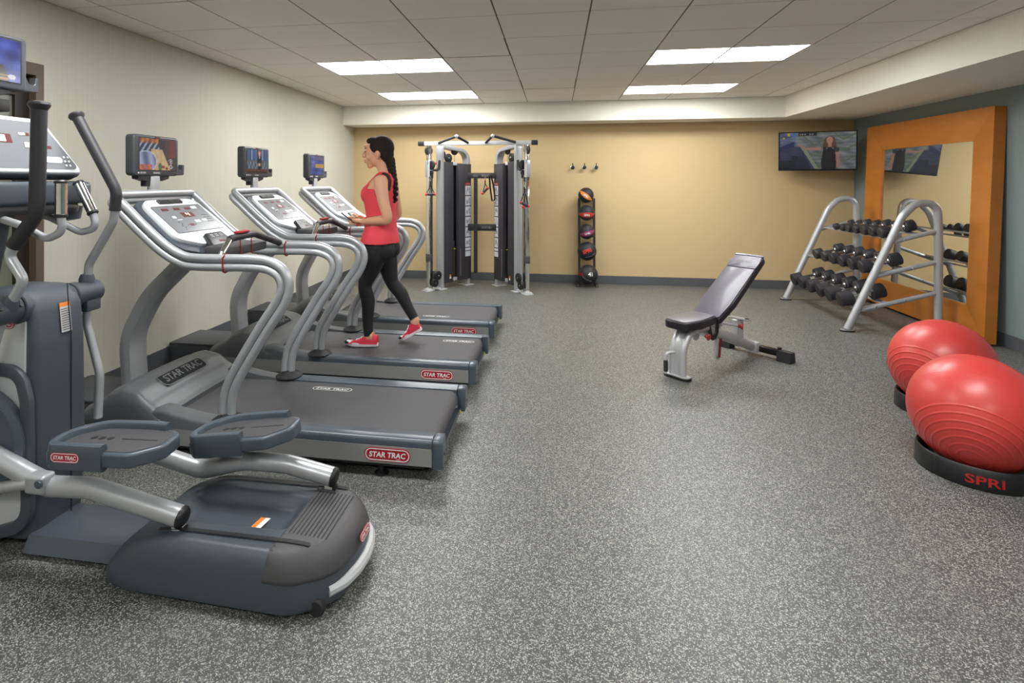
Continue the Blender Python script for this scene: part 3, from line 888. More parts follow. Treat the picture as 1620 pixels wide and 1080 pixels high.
    for yy in (1.80, 2.24):
        b = B(); b.disc((-.80, yy, .03), (0, 1, 0), .03, .03, .006); obj('transport_wheel', b, 'rubber', t)
        b = B(); yf = 2.02 + (yy - 2.02) * .75; b.lathe([(0, 0), (.03, 0), (.03, .03), (0, .04)], (-1.48, yf, 0), seg=16); obj('foot', b, 'rubber', t)
    # rating label, badge
    nn = V((.97, 0, .26)).normalized()
    badge(t, (-.7115, 2.03, .150), (0, 1, 0), V((-.35, 0, .94)), .098, .028, thick=.003)
    b = B()
    def lab(u0, u1, m):
        q = B(); q.add([V((-1.12 + dx, 1.975 + dy, zt(-1.12 + dx, 1.975 + dy) + .002)) for dx, dy in ((u0, -.045), (u1, -.045), (u1, .055), (u0, .055))], [(0, 1, 2, 3)]); obj('warning_label', q, m, base, recalc=False)
    lab(-.012, .008, 'orange_print'); lab(.008, .028, 'paper_white')
    # floor beam
    b = B(); b.prism([(-.14, 0.02), (.14, .02), (.11, .075), (-.11, .075)], lambda a, z, h: (h, yc - .015 + a, z), -2.06, -1.45, .004, 1); obj('floor_beam', b, 'slate', t)
    # drive tower
    pr = fillet([(-2.80, .03, 0), (-2.05, .03, 0), (-2.028, .3, 0), (-2.035, .80, 0), (-2.055, 1.03, 0), (-2.30, 1.03, 0), (-2.8, .90, 0)], [.04, .05, .4, .5, .10, .2, .05], 6, True)
    b = B(); b.prism([(p.x, p.y) for p in pr], lambda x, z, h: (x, h, z), 1.918, 2.165, .03, 4); tow = obj('tower', b, 'slate', t)
    b = B(); b.bb((-2.034, 2.06, .05), (-2.026, 2.0615, 1.0)); 
    b = B(); b.prism([(p.x, p.y) for p in fillet([(-2.70, .09, 0), (-2.085, .09, 0), (-2.075, .925, 0), (-2.70, .88, 0)], [.03, .08, .02, .03], 5, True)], lambda x, z, h: (x, h, z), 1.912, 1.93, .002, 1)
    sp = obj('side_panel', b, 'silver_light', tow)
    b = B(); arch = fillet([(-2.70, 1.905, .715), (-2.09, 1.905, .72), (-2.06, 1.905, .60), (-2.055, 1.905, .12), (-2.2, 1.905, .07), (-2.7, 1.905, .07)], [0, .10, .1, .10, .03, 0], 6)
    b.rtube(arch, .05, .03, (0, 1, 0), .01); obj('panel_arch', b, 'slate', tow)
    b = B(); b.lathe([(0, 0), (.215, 0), (.225, .01), (.225, .035), (.20, .045), (.19, .04), (.05, .045), (0, .05)], (-2.275, 1.912, .43), (0, -1, 0), 48); obj('crank_disc', b, 'slate_smooth', t)
    badge(sp, (-2.20, 1.911, .905), (1, 0, 0), (0, 0, 1), .15, .045)
    # warning sticker on the tower's rear face
    b = B(); b.bb((-2.0555, 2.048, .865), (-2.0365, 2.092, .953)); 
    def stick(z0, z1, m):
        q = B(); x_ = lambda z: -2.033 - .020 * sstep(.8, 1.05, z)
        q.add([V((x_(z) + .0025, y, z)) for (y, z) in ((2.035, z0), (2.085, z0), (2.085, z1), (2.035, z1))], [(0, 1, 2, 3)]); obj('warning_sticker', q, m, tow, recalc=False)
    stick(.84, .945, 'white_dim'); stick(.945, .963, 'orange_print')
    q = B()
    for k in range(10): q.add([V((-2.033 - .020 * sstep(.8, 1.05, z) + .0035, y, z)) for (y, z) in ((2.039, .848 + k * .0095), (2.081, .848 + k * .0095), (2.081, .851 + k * .0095), (2.039, .851 + k * .0095))], [(0, 1, 2, 3)])
    obj('sticker_text', q, 'monitor_dark', tow, recalc=False)
    q = B(); zz = [.06 + k * .98 / 16 for k in range(17)]
    pts = [V((-2.030 + .0085 * math.sin(PI * min(1, z / .75)) * 0 - .020 * sstep(.8, 1.05, z) + .0012, 2.078, z)) for z in zz]
    q.tube(pts, .0022, 5); obj('seam', q, 'shroud_dark', tow)
    # pivot tubes
    px, pz = -2.11, .968
    b = B(); b.cyl((px, 2.12, pz), (px, 2.305, pz), .048, 24, .010); b.cyl((px, 2.15, pz), (px, 2.185, pz), .056, 24, .004); obj('pivot', b, 'slate', t)
    b = B(); b.cyl((px, 1.95, pz), (px, 1.78, pz), .052, 24, .010); b.cyl((px, 1.92, pz), (px, 1.895, pz), .062, 24, .004); pv = obj('pivot', b, 'slate', t)
    for zz2, yy in ((.02, 1.80), (.02, 1.88)):
        b = B(); b.disc((px + .047, yy, pz + zz2), (1, 0, .4), .008, .012, .001, 12); obj('set_screw', b, 'black_gloss', pv)
    # swinging arms: far one and near one
    fs_ = 2.25 / 2.3
    far = [(-2.103, .373), (-2.093, .58), (-2.163, .812), (-2.157, 1.019), (-2.150, 1.085), (-2.020, 1.286), (-2.008, 1.37)]
    far = [(x * fs_, 1.47 + (z - 1.47) * fs_) for x, z in far]
    b = B(); b.tube(fillet([(x, 2.25, z) for x, z in far], [0, .12, .15, .06, .06, .06, 0], 6), .0185, 12); fa = obj('swing_arm', b, 'silver', t)
    fg = [(-2.014, 1.335), (-2.004, 1.425), (-2.214, 1.773)]
    fg = [V((x * fs_, 2.25, 1.47 + (z - 1.47) * fs_)) for x, z in fg]
    b = B(); gpth = fillet(fg, [0, .08, 0], 8); b.tube(gpth, .0235, 14); d = (gpth[-1] - gpth[-2]).normalized()
    b.lathe([(0, -.01), (.0235, -.01), (.0315, .0), (.0335, .008), (.03, .016), (.012, .020), (0, .02)], gpth[-1], d, 18); obj('grip', b, 'grip', fa)
    near = [V((-2.25, 1.85, .55)), V((-2.13, 1.85, .90)), V((-2.085, 1.85, .985)), V((-2.015, 1.85, 1.090)), V((-2.085, 1.85, 1.185)), V((-2.035, 1.85, 1.250))]
    b = B(); b.tube(fillet(near, [0, .1, .08, .035, .035, 0], 7), .0195, 12); na = obj('swing_arm', b, 'silver', t)
    ng = [V((-2.062, 1.85, 1.222)), V((-1.957, 1.85, 1.345)), V((-1.947, 1.85, 1.755))]
    b = B(); gpth = fillet(ng, [0, .12, 0], 8); b.tube(gpth, .0272, 14); d = (gpth[-1] - gpth[-2]).normalized()
    b.lathe([(0, -.012), (.0272, -.012), (.036, .002), (.038, .010), (.034, .019), (.014, .024), (0, .024)], gpth[-1], d, 18); obj('grip', b, 'grip', na)
    for yy, xx in ((1.85, -2.085), (2.25, -2.115)):
        b = B(); b.lathe([(0, 0), (.032, 0), (.032, .03), (.024, .05), (0, .05)], (xx, yy, pz + .012 if yy < 2 else pz + .03), (0.25 if yy < 2 else 0, 0, 1), 16); obj('collar', b, 'slate', t)
    b = B(); b.bb((-2.15, 2.21, pz - .085), (-2.075, 2.29, pz - .03), .008, 2); obj('clevis', b, 'slate', t)
    # fixed pulse handles
    hf = fillet([(-2.40, 2.18, 1.355), (-2.25, 2.2, 1.305), (-2.10, 2.2, 1.243), (-2.015, 2.2, 1.262), (-2.04, 2.2, 1.335)], [0, .05, .06, .035, 0], 6)
    hn = fillet([(-2.40, 1.95, 1.36), (-2.10, 1.905, 1.300), (-1.965, 1.9, 1.245), (-1.892, 1.9, 1.275), (-1.902, 1.9, 1.342)], [0, .05, .06, .04, 0], 6)
    for pth_, top_ in ((hf, V((-2.108, 2.2, 1.458))), (hn, V((-1.902, 1.9, 1.463)))):
        b = B(); b.tube(pth_, .0155, 12); h_ = obj('pulse_handle', b, 'silver', t)
        b = B(); b.tube([pth_[-1], top_], .0215, 16); obj('chrome_contact', b, 'chrome', h_)
        dd = (top_ - pth_[-1]).normalized()
        b = B(); b.cyl(pth_[-1] - dd * .012, pth_[-1] + dd * .004, .0235, 16, .004); b.cyl(top_ - dd * .004, top_ + dd * .014, .0235, 16, .006)
        side = dd.cross(V((0, 1, 0))).normalized(); sd = V((.2, -.98, 0)) if top_.y > 2 else V((1, 0, 0)); 
        obj('grip_ring', b, 'black', h_)
    # mast, console, tray
    b = B(); b.rtube([(-2.52, yc, .95), (-2.40, yc, 1.45)], .22, .10, (1, 0, 0), .03); obj('mast', b, 'slate', t)
    un = V((0, 1, 0)); vn = V((-.36, 0, .93)).normalized(); nn = V((.93, 0, .36)).normalized()
    cc = V((-2.235, yc, 1.62))
    F = lambda a, c, h: cc + un * a + vn * c + nn * h
    fc = fillet([(-.275, -.12, 0), (.275, -.12, 0), (.145, .135, 0), (-.145, .135, 0)], [.02, .02, .05, .05], 5, True)
    b = B(); b.prism([(p.x * 1.06, p.y * 1.06) for p in fc], F, -.08, -.012, .012, 2); obj('console_shell', b, 'slate', t)
    b = B(); b.prism([(p.x, p.y) for p in fc], F, -.02, .004, .004, 1); fcp = obj('console_face', b, 'white_bezel', t)
    b = B(); b.prism([(p.x * .93, p.y * .86) for p in fc], F, .004, .0055); dp = obj('display', b, 'display', fcp)
    for (a, c, w_, h_) in ((.03, .055, .045, .014), (.095, .055, .04, .014), (.045, .005, .06, .028), (.13, 0, .025, .014), (-.08, .03, .09, .04)):
        b = B(); b.prism([(p[0] + a, p[1] + c) for p in rrect(w_, h_, .002, 2)], F, .0056, .0066); obj('led_window', b, 'led_red', dp)
    b = B(); b.prism([(p[0] + .135, p[1] - .06) for p in rrect(.085, .028, .013, 4)], F, .0056, .0075); obj('start_button', b, 'placard', dp)
    b = B()
    for i in range(4):
        for j in range(3): b.disc(F(.03 + i * .02 + (.12 if i > 1 else 0), -.045 - j * .02, .007), nn, .0055, .004, .001, 8)
    for (a, c, w_, h_) in ((.03, .055, .03, .012), (.045, .005, .035, .024), (-.08, .03, .06, .03)): b.prism([(p[0] + a - .012, p[1] + c) for p in rrect(w_, h_, .002, 2)], F, .0067, .0075)
    obj('display_print', b, 'white_print', dp)
    tr = fillet([(-.37, -.02, 0), (-.31, -.17, 0), (.31, -.17, 0), (.37, -.02, 0), (.33, .07, 0), (-.33, .07, 0)], [.06, .09, .09, .06, .06, .06], 5, True)
    G = lambda a, c, h: V((-2.30 - c * .8, yc + a, 1.425 + h))
    b = B(); b.prism([(p.x, p.y) for p in tr], G, -.055, .045, .02, 3); tray = obj('tray', b, 'slate', t)
    b = B(); b.prism([(p.x * .8, p.y * .75 - .03) for p in tr], G, -.10, -.05, .02, 2); obj('tray_base', b, 'black', t)
    for a in (-.27, .27):
        b = B(); b.disc(G(a, -.04, .0455), (0, 0, 1), .055, .004, .001, 24); obj('cup_holder', b, 'black', tray)
        b = B(); b.lathe([(0, -.14), (.05, -.13), (.06, -.07), (0, -.07)], G(a, -.04, 0), seg=20); obj('cup_well', b, 'slate', tray)
    b = B(); b.bb(G(.12, -.09, .044), G(.22, .02, .0475), .001, 1); obj('tray_label', b, 'white_dim', tray)
    # television on its mast
    b = B(); b.bb((-2.475, yc - .045, 1.40), (-2.44, yc + .045, 1.87), .006, 2); obj('monitor_pole', b, 'silver_light', t)
    b = B(); b.bb((-2.45, yc - .10, 1.78), (-2.40, yc + .105, 1.835), .006, 2); obj('phone_clip', b, 'black', t)
    def scr(u, v):
        n = math.sin(u * 9 + v * 5) * math.sin(v * 11 - u * 6)
        base = (70 + 20 * n, 84 + 26 * n, 168 + 40 * n)
        if v > .3 and math.hypot(u - .52, (v - .62)) < .15: base = (60, 48, 36)
        if v > .35 and math.hypot((u - .50) / .1, (v - .55) / .14) < 1: base = (180, 140, 110)
        if v < .38 and abs(u - .5) < .33 - v * .25: base = (58, 52, 34)
        if v < .2 and abs(u - .5) < .33 and int(v * 26) % 2: base = (190, 140, 66)
        if math.hypot(u - .87, (v - .12)) < .06: base = (220, 222, 232)
        return base
    monitor(t, -2.44, yc + .02, 1.885, scr)
    # pedal rails
    for yy, pts, rads in ((1.85, [(-2.30, .47), (-2.02, .355), (-1.90, .312), (-1.72, .322), (-1.345, .250)], [0, .1, .08, .16, 0]),
                          (2.195, [(-2.30, .36), (-1.95, .335), (-1.49, .236), (-1.30, .292), (-1.10, .292), (-.905, .256)], [0, .2, .14, .16, .2, 0])):
        pth_ = fillet([(x, yy, z) for x, z in pts], rads, 7)
        b = B(); b.tube(pth_, .0375, 18); rl = obj('pedal_rail', b, 'silver', t)
        d = (pth_[-1] - pth_[-2]).normalized(); e = pth_[-1]
        b = B(); b.lathe([(0, -.002), (.0385, -.002), (.0385, .006), (.033, .014), (.02, .019), (0, .021)], e, d, 20); b.box(e + V((.008, 0, -.045)), (.018, .03, .03), None, .006, 2); obj('end_cap', b, 'black', rl)
        b = B(); b.prism([(-.022, .0), (.028, 0), (.012, .055), (-.03, .055)], lambda a, z, h: (e.x - .01 + a, yy + h, .20 + z), -.012, .012, .002, 1); br = obj('roller_bracket', b, 'silver_light', rl)
        b = B(); b.add([V((e.x - .01 + a, yy - .0125, .20 + z)) for a, z in ((-.014, .02), (.008, .02), (-.004, .042))], [(0, 1, 2)]); obj('warning_mark', b, 'yellow_print', br, recalc=False)
    # pedals
    def pedal(cx, cy, cz, ang, logo, mir):
        rot = Matrix.Rotation(-ang, 3, 'Y')
        F = lambda a, c, h: V((cx, cy, cz)) + rot @ V((a, c * mir, h))
        ol = fillet([(-.215, -.085, 0), (-.20, -.11, 0), (.02, -.112, 0), (.135, -.11, 0), (.215, -.03, 0), (.205, .09, 0), (.06, .112, 0), (-.12, .108, 0), (-.215, .03, 0)], [.03, .04, .3, .05, .04, .05, .2, .15, .08], 5, True)
        b = B(); b.prism([(p.x, p.y) for p in ol], F, -.024, .028, .010, 3); body = obj('pedal', b, 'slate_smooth', t)
        b = B(); b.prism([(p.x * .90 + .004, p.y * .86) for p in ol], F, .027, .0305, .001, 1); matt = obj('pedal_mat', b, 'charcoal', body)
        b = B()
        for k in range(3): b.disc(F(-.10 + k * .035, 0, .0308), rot @ V((0, 0, 1)), .013, .0012, .0004, 16)
        b.prism([(p[0] + .09, p[1]) for p in rrect(.15, .006, .003, 3)], F, .0305, .0312); obj('mat_relief', b, 'black', matt)
        rim = fillet([(.03, -.101, 0), (-.185, -.100, 0), (-.205, -.06, 0), (-.204, .02, 0), (-.12, .097, 0), (.055, .102, 0), (.14, .094, 0)], [0, .05, .04, .09, .12, .2, 0], 6)
        b = B(); b.rtube([F(p.x, p.y, .008) for p in rim], .032, .094, rot @ V((0, 0, 1)), .011); obj('pedal_rim', b, 'slate_smooth', body)
        b = B(); b.bb((cx - .08, cy - .025, cz - .09), (cx - .02, cy + .025, cz - .03), .006, 2); obj('pedal_bracket', b, 'silver_light', body)
        if logo: badge(body, F(-.115, -.1145, .010), rot @ V((1, 0, 0)), rot @ V((0, 0, 1)), .118, .036, thick=.0025)
    pedal(-1.605, 1.85, .484, math.radians(2), True, 1)
    pedal(-1.275, 2.185, .405, math.radians(8), False, 1)
    # crank link joint beside the near pedal
    b = B(); b.bb((-1.965, 1.80, .30), (-1.88, 1.86, .37), .012, 3); j = obj('link_joint', b, 'silver', t)
    b = B(); b.disc((-1.895, 1.797, .347), (0, 1, 0), .016, .012, .003, 20); obj('pin', b, 'slate_smooth', j)
    b = B(); b.tube(fillet([(-1.94, 1.825, .335), (-2.10, 1.825, .30), (-2.30, 1.825, .29)], .2, 5), .021, 14); obj('crank_link', b, 'silver', t)
    return t
elliptical()
# ------------------------------------------------------------------ cable machine
def cable_machine():
    xc = -1.035
    t = thing('cable_machine', 'silver and charcoal dual tower cable machine against the gold wall', 'cable machine', (xc, 7.7, 0))
    for s in (1, -1):
        C = V((-1.69, 7.40, 0)); e = V((.6, .8, 0)); n = V((.8, -.6, 0))
        def F(a, bb_, z):
            p = C + e * a + n * bb_; return V((xc + s * (p.x - xc), p.y, z))
        X = F(1, 0, 0) - F(0, 0, 0); Nn = F(0, 1, 0) - F(0, 0, 0)
        rot = Matrix((X, Nn, V((0, 0, 1)))).transposed()
        def bx(b, a0, a1, b0, b1, z0, z1, bev=.003):
            b.box(F((a0 + a1) / 2, (b0 + b1) / 2, (z0 + z1) / 2), (a1 - a0, b1 - b0, z1 - z0), rot, bev, 2)
        # main frame: front post, arch, rear post
        fr = fillet([F(.20, 0, .01), F(.20, 0, 1.955), F(.70, 0, 1.90), F(.70, 0, .01)], [0, .03, .16, 0], 8)
        b = B(); b.rtube(fr, .055, .11, Nn, .008); obj('frame', b, 'silver', t)
        for a in (.20, .70):
            b = B(); bx(b, a - .07, a + .07, -.085, .085, 0, .010, .002); obj('foot_plate', b, 'silver_light', t)
        b = B(); bx(b, -.06, .24, -.045, .045, .010, .03); obj('base_bar', b, 'silver_light', t)
        # chrome guide column
        b = B(); bx(b, -.025, .025, -.028, .028, .012, 1.95, .004); col = obj('guide_column', b, 'steel', t)
        b = B(); bx(b, -.075, .06, -.055, .055, 0, .012, .002); obj('foot_plate', b, 'silver_light', t)
        b = B(); bx(b, -.03, .03, -.033, .033, .40, .50, .003); obj('column_sleeve', b, 'charcoal', col)
        b = B()
        for k in range(14):
            z = .55 + k * .095
            b.disc(F(0, .0285, z), Nn, .007, .002, .0005, 10)
        obj('pin_hole', b, 'black', col)
        # black rail band beside the column and the cable
        b = B(); bx(b, .030, .046, .0, .02, .03, 1.62, .001); obj('number_strip', b, 'black', col)
        # carriage
        b = B(); bx(b, -.035, .042, -.038, .035, 1.53, 1.75, .006); car = obj('carriage', b, 'silver', t)
        b = B(); b.disc(F(-.005, .062, 1.69), X, .062, .022, .005); b.disc(F(-.005, .062, 1.585), X, .035, .022, .005); obj('carriage_pulley', b, 'black', car)
        b = B(); b.prism(rrect(.06, .24, .025, 5), lambda a, z, h: F(-.045 + h, .045 + a * .6, 1.645 + z), 0, .008, .002, 1); obj('pulley_plate', b, 'silver_light', car)
        b = B(); b.tube(fillet([F(.05, .02, 1.625), F(.155, .02, 1.625), F(.165, .03, 1.76)], [0, .045, 0], 6), .017, 12); obj('carriage_grip', b, 'grip', car)
        b = B(); b.cyl(F(.05, .02, 1.715), F(.085, .02, 1.715), .009, 12); obj('pin_shaft', b, 'silver_light', car)
        b = B(); b.disc(F(.098, .02, 1.715), X, .018, .026, .006, 16); obj('pull_knob', b, 'red_knob', car)
        b = B(); b.box(F(-.005, .07, 1.545), (.028, .028, .06), rot, .005, 2); obj('cable_stop', b, 'black', car)
        # pulleys
        for (a, bb_, z, r, ax) in ((-.005, .0, 1.885, .062, Nn), (.335, .02, 1.795, .062, Nn), (.24, .0, 1.84, .055, Nn), (.47, .0, 1.90, .058, Nn), (.11, .055, .20, .062, Nn), (.06, .055, .105, .055, Nn)):
            b = B(); b.lathe([(0, -.016), (r * .9, -.016), (r, -.012), (r, -.006), (r * .9, 0), (r, .006), (r, .012), (r * .9, .016), (r * .25, .016), (r * .2, .022), (0, .022)], F(a, bb_, z), ax, 28); p = obj('pulley', b, 'black', t)
            b = B(); b.disc(F(a, bb_, z) + ax * .023, ax, r * .14, .004, .001, 10); obj('axle_bolt', b, 'chrome', p)
        b = B(); b.cyl(F(.02, .05, .12), F(.02, .05, 1.55), .003, 6); b.cyl(F(.47, 0, 1.85), F(.47, 0, 1.72), .003, 6); b.tube([F(-.06, 0, 1.88), F(-.05, .04, 1.70)], .003, 6); obj('cable', b, 'black', t)
        # weight stack shrouds
        b = B(); bx(b, .235, .415, -.01, .035, .07, 1.745, .006); sh = obj('shroud_panel', b, 'shroud', t)
        b = B(); bx(b, .505, .742, -.01, .060, .09, 1.72, .006); sh2 = obj('shroud_panel', b, 'shroud', t)
        b = B(); bx(b, .24, .69, -.085, -.055, .08, 1.73, .004); obj('shroud_back', b, 'shroud_dark', t)
        for z0_, z1_ in ((.09, .13), (1.70, 1.745)):
            b = B(); bx(b, .415, .505, -.02, .02, z0_, z1_, .002); obj('shroud_bridge', b, 'silver_light', t)
        for k in range(16):
            b = B(); bx(b, .42, .50, -.045, .0, .14 + k * .026, .164 + k * .026, .002); w_ = obj('weight_plate', b, 'black', t)
            b = B(); b.disc(F(.46, .0015, .152 + k * .026), Nn, .006, .003, .001, 8); obj('pin_hole', b, 'gold_pin', w_)
        b = B(); b.cyl(F(.46, -.02, .55), F(.46, -.02, 1.70), .006, 8); bx(b, .44, .48, -.035, -.005, .56, .64, .004); obj('selector_rod', b, 'steel', t)
        b = B(); b.cyl(F(.46, .0, .53), F(.46, .03, .53), .006, 8); obj('selector_pin', b, 'yellow_print', t)
        b = B()
        for k in range(15): b.box(F(.53, .0608, .16 + k * .026), (.012, .0012, .008), rot)
        obj('weight_numbers', b, 'white_dim', sh2)
        # exercise placards
        for k in range(6):
            zc = 1.345 - k * .147
            b = B(); b.box(F(.675, .0612, zc), (.105, .0014, .132), rot); pl = obj('placard', b, 'placard', sh2)
            b = B(); rnd = random.Random(k * 3 + s)
            for q in range(3):
                a0 = .612 + q * .016; b.box(F(a0 + .035, .0622, zc + rnd.uniform(-.03, .03)), (.008, .0008, .05), rot)
            b.box(F(.705, .0622, zc + .02), (.012, .0008, .05), rot); b.box(F(.705, .0622, zc - .02), (.03, .0008, .008), rot); b.box(F(.710, .0622, zc - .04), (.008, .0008, .03), rot)
            obj('placard_figure', b, 'placard_ink', pl)
        for zc, h in ((.513, .035), (.448, .07)):
            b = B(); b.box(F(.675, .0612, zc), (.105, .0014, h), rot); obj('placard', b, 'placard', sh2)
        b = B(); b.box(F(.675, .0612, 1.437), (.105, .0014, .032), rot); nb = obj('name_strip', b, 'red_knob', sh2)
        b = B(); put_text(b, 'STAR TRAC', F(.675, .0625, 1.437), X * (1 if s > 0 else -1), (0, 0, 1), .085, .014); obj('lettering', b, 'white_dim', nb, recalc=False)
        for zz, m_ in ((.15, 'orange_print'), (.12, 'paper_white')):
            b = B(); b.box(F(.36, .0362, zz + .02), (.03, .0014, .028), rot); obj('warning_label', b, m_, sh)
        for a, bo in ((.25, .036), (.53, .061)):
            b = B(); b.disc(F(a, bo, 1.70), Nn, .008, .004, .001, 10); obj('bolt', b, 'black', sh)
        # pull-up grip
        g0 = F(.135, .02, 0); 
        P = [V((xc + s * dx, y, z)) for dx, y, z in ((-.51, 7.36, 1.985), (-.235, 7.16, 2.055), (-.12, 7.38, 1.985))]
        b = B(); b.tube([P[0], P[1]], .017, 12); b.tube([P[1], P[2]], .017, 12); gg = obj('pull_up_grip', b, 'grip', t)
        b = B(); b.ell(P[1], .024, 12, 8); obj('grip_elbow', b, 'silver_light', gg)
    # crossbar and rear links
    b = B(); b.bb((xc - .72, 7.375, 1.955), (xc + .72, 7.425, 2.005), .004, 2); tb = obj('top_bar', b, 'silver_light', t)
    for s in (1, -1):
        b = B(); x0, x1 = sorted((xc + s * .715, xc + s * .80)); b.bb((x0, 7.368, 1.948), (x1, 7.432, 2.012), .008, 2); obj('end_sleeve', b, 'black', tb)
    for z0, z1 in ((1.515, 1.595), (.775, .87)):
        b = B(); b.bb((xc - .26, 7.90, z0), (xc + .26, 7.95, z1), .004, 2); lb = obj('link_bar', b, 'black', t)
        for s in (1, -1):
            b = B(); x0, x1 = sorted((xc + s * .235, xc + s * .26)); b.bb((x0, 7.88, z0 - .05), (x1, 7.96, z1 + .05), .003, 1); obj('link_flange', b, 'black', lb)
        b = B(); b.prism(rrect(.15, .04, .018, 4), lambda a, z, h: (xc + .06 + a, 7.90 - h, (z0 + z1) / 2 + z), 0, .004, .001, 1); hp = obj('hook_plate', b, 'charcoal', lb)
        b = B()
        for k in range(4): b.disc((xc + .015 + k * .03, 7.894, (z0 + z1) / 2), (0, 1, 0), .006, .006, .001, 8)
        obj('hook_pin', b, 'chrome', hp)
    return t
cable_machine()
def d_handle(label, c, w_, drop, yaw, droop=0.0):
    t = thing('pulley_stirrup', label, 'cable attachment', c, 'stirrup handles on the cable machine')
    c = V(c); ux = V((math.cos(yaw), math.sin(yaw), droop)).normalized()
    b = B(); b.tube([c + V((0, 0, 0)), c + V((0, 0, -.05))], .008, 8)
    top = c + V((0, 0, -.05)); L = top + V((0, 0, -drop)) - ux * w_; R_ = top + V((0, 0, -drop)) + ux * w_
    b.tube([top, L], .006, 8); b.tube([top, R_], .006, 8); obj('webbing', b, 'strap', t)
    b = B(); b.cyl(L, R_, .016, 14, .002); obj('grip', b, 'grip', t)
    b = B(); b.disc(L, ux, .019, .022, .004, 14); b.disc(R_, ux, .019, .022, .004, 14); obj('grip_end', b, 'red_print', t)
    b = B(); ring = [c + V((.010 * math.sin(a), 0, .035 + .032 * math.cos(a))) for a in [2 * PI * k / 16 for k in range(16)]]; b.tube(ring, .004, 6, closed=True); obj('carabiner', b, 'chrome', t)
d_handle('black stirrup handle hanging level on the left cable', (-1.655, 7.345, 1.475), .058, .125, .35)
d_handle('black stirrup handle with red ends hanging lower on the right cable', (-.405, 7.345, 1.40), .058, .175, .2, -.45)
d_handle('second stirrup handle twisted on the right cable, behind the first', (-.395, 7.375, 1.375), .055, .16, 1.0, .5)
d_handle('small stirrup handle hung from the upper black link bar', (-.985, 7.865, 1.49), .055, .10, .6, .9)
t = thing('ankle_strap', 'long black strap hanging from the upper link bar of the cable machine', 'strap', (-1.12, 7.87, .17))
b = B(); b.bb((-1.15, 7.875, .18), (-1.095, 7.882, 1.56)); obj('webbing', b, 'strap', t)
b = B(); b.box((-1.122, 7.878, 1.55), (.07, .018, .03), None, .004, 1); obj('buckle', b, 'charcoal', t)
t = thing('ankle_cuff', 'wide black cuff looped over the upper link bar, right of the long strap', 'strap', (-.905, 7.86, 1.2))
b = B(); lp = fillet([(-.925, 7.865, 1.56), (-.915, 7.85, 1.40), (-.885, 7.85, 1.19), (-.845, 7.86, 1.22), (-.87, 7.875, 1.42), (-.905, 7.87, 1.56)], [0, .1, .05, .05, .1, 0], 5); b.rtube(lp, .006, .055, (0.25, 1, 0), .002); obj('webbing', b, 'strap', t)
b = B(); b.tube([(-.915 + .014 * math.sin(a), 7.858, 1.565 + .014 * math.cos(a)) for a in [2 * PI * k / 12 for k in range(12)]], .003, 6, closed=True); obj('ring', b, 'chrome', t)

# ------------------------------------------------------------------ medicine ball rack
rx, ryy = .43, 8.18
t = thing('ball_rack', 'narrow black upright rack holding five medicine balls', 'ball rack', (rx, ryy, 0))
for s in (-1, 1):
    b = B(); b.rtube([(rx + s * .105, ryy + .02, .02), (rx + s * .105, ryy + .10, 1.23)], .03, .05, (0, 1, 0), .004); obj('upright', b, 'black', t)
    b = B(); b.bb((rx + s * .13 - .022, ryy - .16, 0), (rx + s * .13 + .022, ryy + .12, .035), .006, 2); f = obj('foot', b, 'black', t)
    b = B(); b.bb((rx + s * .13 - .018, ryy - .166, .004), (rx + s * .13 + .018, ryy - .16, .03), .002, 1); obj('foot_cap', b, 'charcoal', f)
bz = [(1.278, .108), (1.030, .111), (.768, .108), (.494, .131), (.172, .137)]
for k, (z, r) in enumerate(bz):
    zz = z - r * .72; yy = ryy + .03 + .08 * z / 1.23
    b = B(); b.tube([(rx - .10, yy, zz + .01), (rx - .08, yy - .17, zz + .005), (rx + .08, yy - .17, zz + .005), (rx + .10, yy, zz + .01)], .007, 8); b.bb((rx - .10, yy - .005, zz), (rx + .10, yy + .005, zz + .03)); obj('ball_cradle', b, 'black', t)
def band_ball(label, c, r, axis, bandm, words, wordtilt, halfw):
    t = thing('medicine_ball', label, 'medicine ball', (c[0], c[1], c[2] - r), 'medicine balls on the rack')
    c = V(c); ax = V(axis).normalized()
    prof = []
    for k in range(33):
        a = -PI / 2 + PI * k / 32
        rr = r * (1 - (.012 if k in (8, 24) else 0))
        prof.append((max(0, rr * math.cos(a)), rr * math.sin(a)))
    b = B(); b.lathe(prof, c, ax, 40); bd = obj('shell', b, 'ball_black', t, sharp=60)
    # lens-shaped bands (two gores) facing the room and on the far side
    f = V((0, -1, .0)); f = (f - ax * f.dot(ax)).normalized(); u = ax.cross(f)
    for sgn, wid in ((1, 1), ):
        q = B(); vs = []; fs = []; N = 24; Mm = 6
        for i in range(N + 1):
            th = -1.35 + 2.7 * i / N
            hw = halfw * math.cos(th / 1.35 * PI / 2) + .002
            for j in range(Mm + 1):
                la = hw * (-1 + 2 * j / Mm)
                vs.append(c + (f * math.cos(th) * math.cos(la) + u * math.sin(th) * math.cos(la) + ax * math.sin(la)) * (r + .0012))
        for i in range(N):
            for j in range(Mm): a = i * (Mm + 1) + j; fs.append((a, a + 1, a + Mm + 2, a + Mm + 1))
        q.add(vs, fs); bn = obj('band', q, bandm, bd, recalc=False)
    q = B(); put_text(q, words, c + f * r, -u if (-u).x > 0 else u, ax if ax.z > 0 else -ax, r * .72, r * .26, 0, .03, lift=lambda p: c + (p - c).normalized() * (r + .003)); obj('lettering', q, 'white_print', bn, recalc=False)
yb = 8.10
band_ball('black medicine ball with a tilted orange band, topmost on the rack', (rx - .015, yb + .04, 1.278), .108, (.62, -.1, .78), 'ball_orange', 'SPRI', 0, .30)
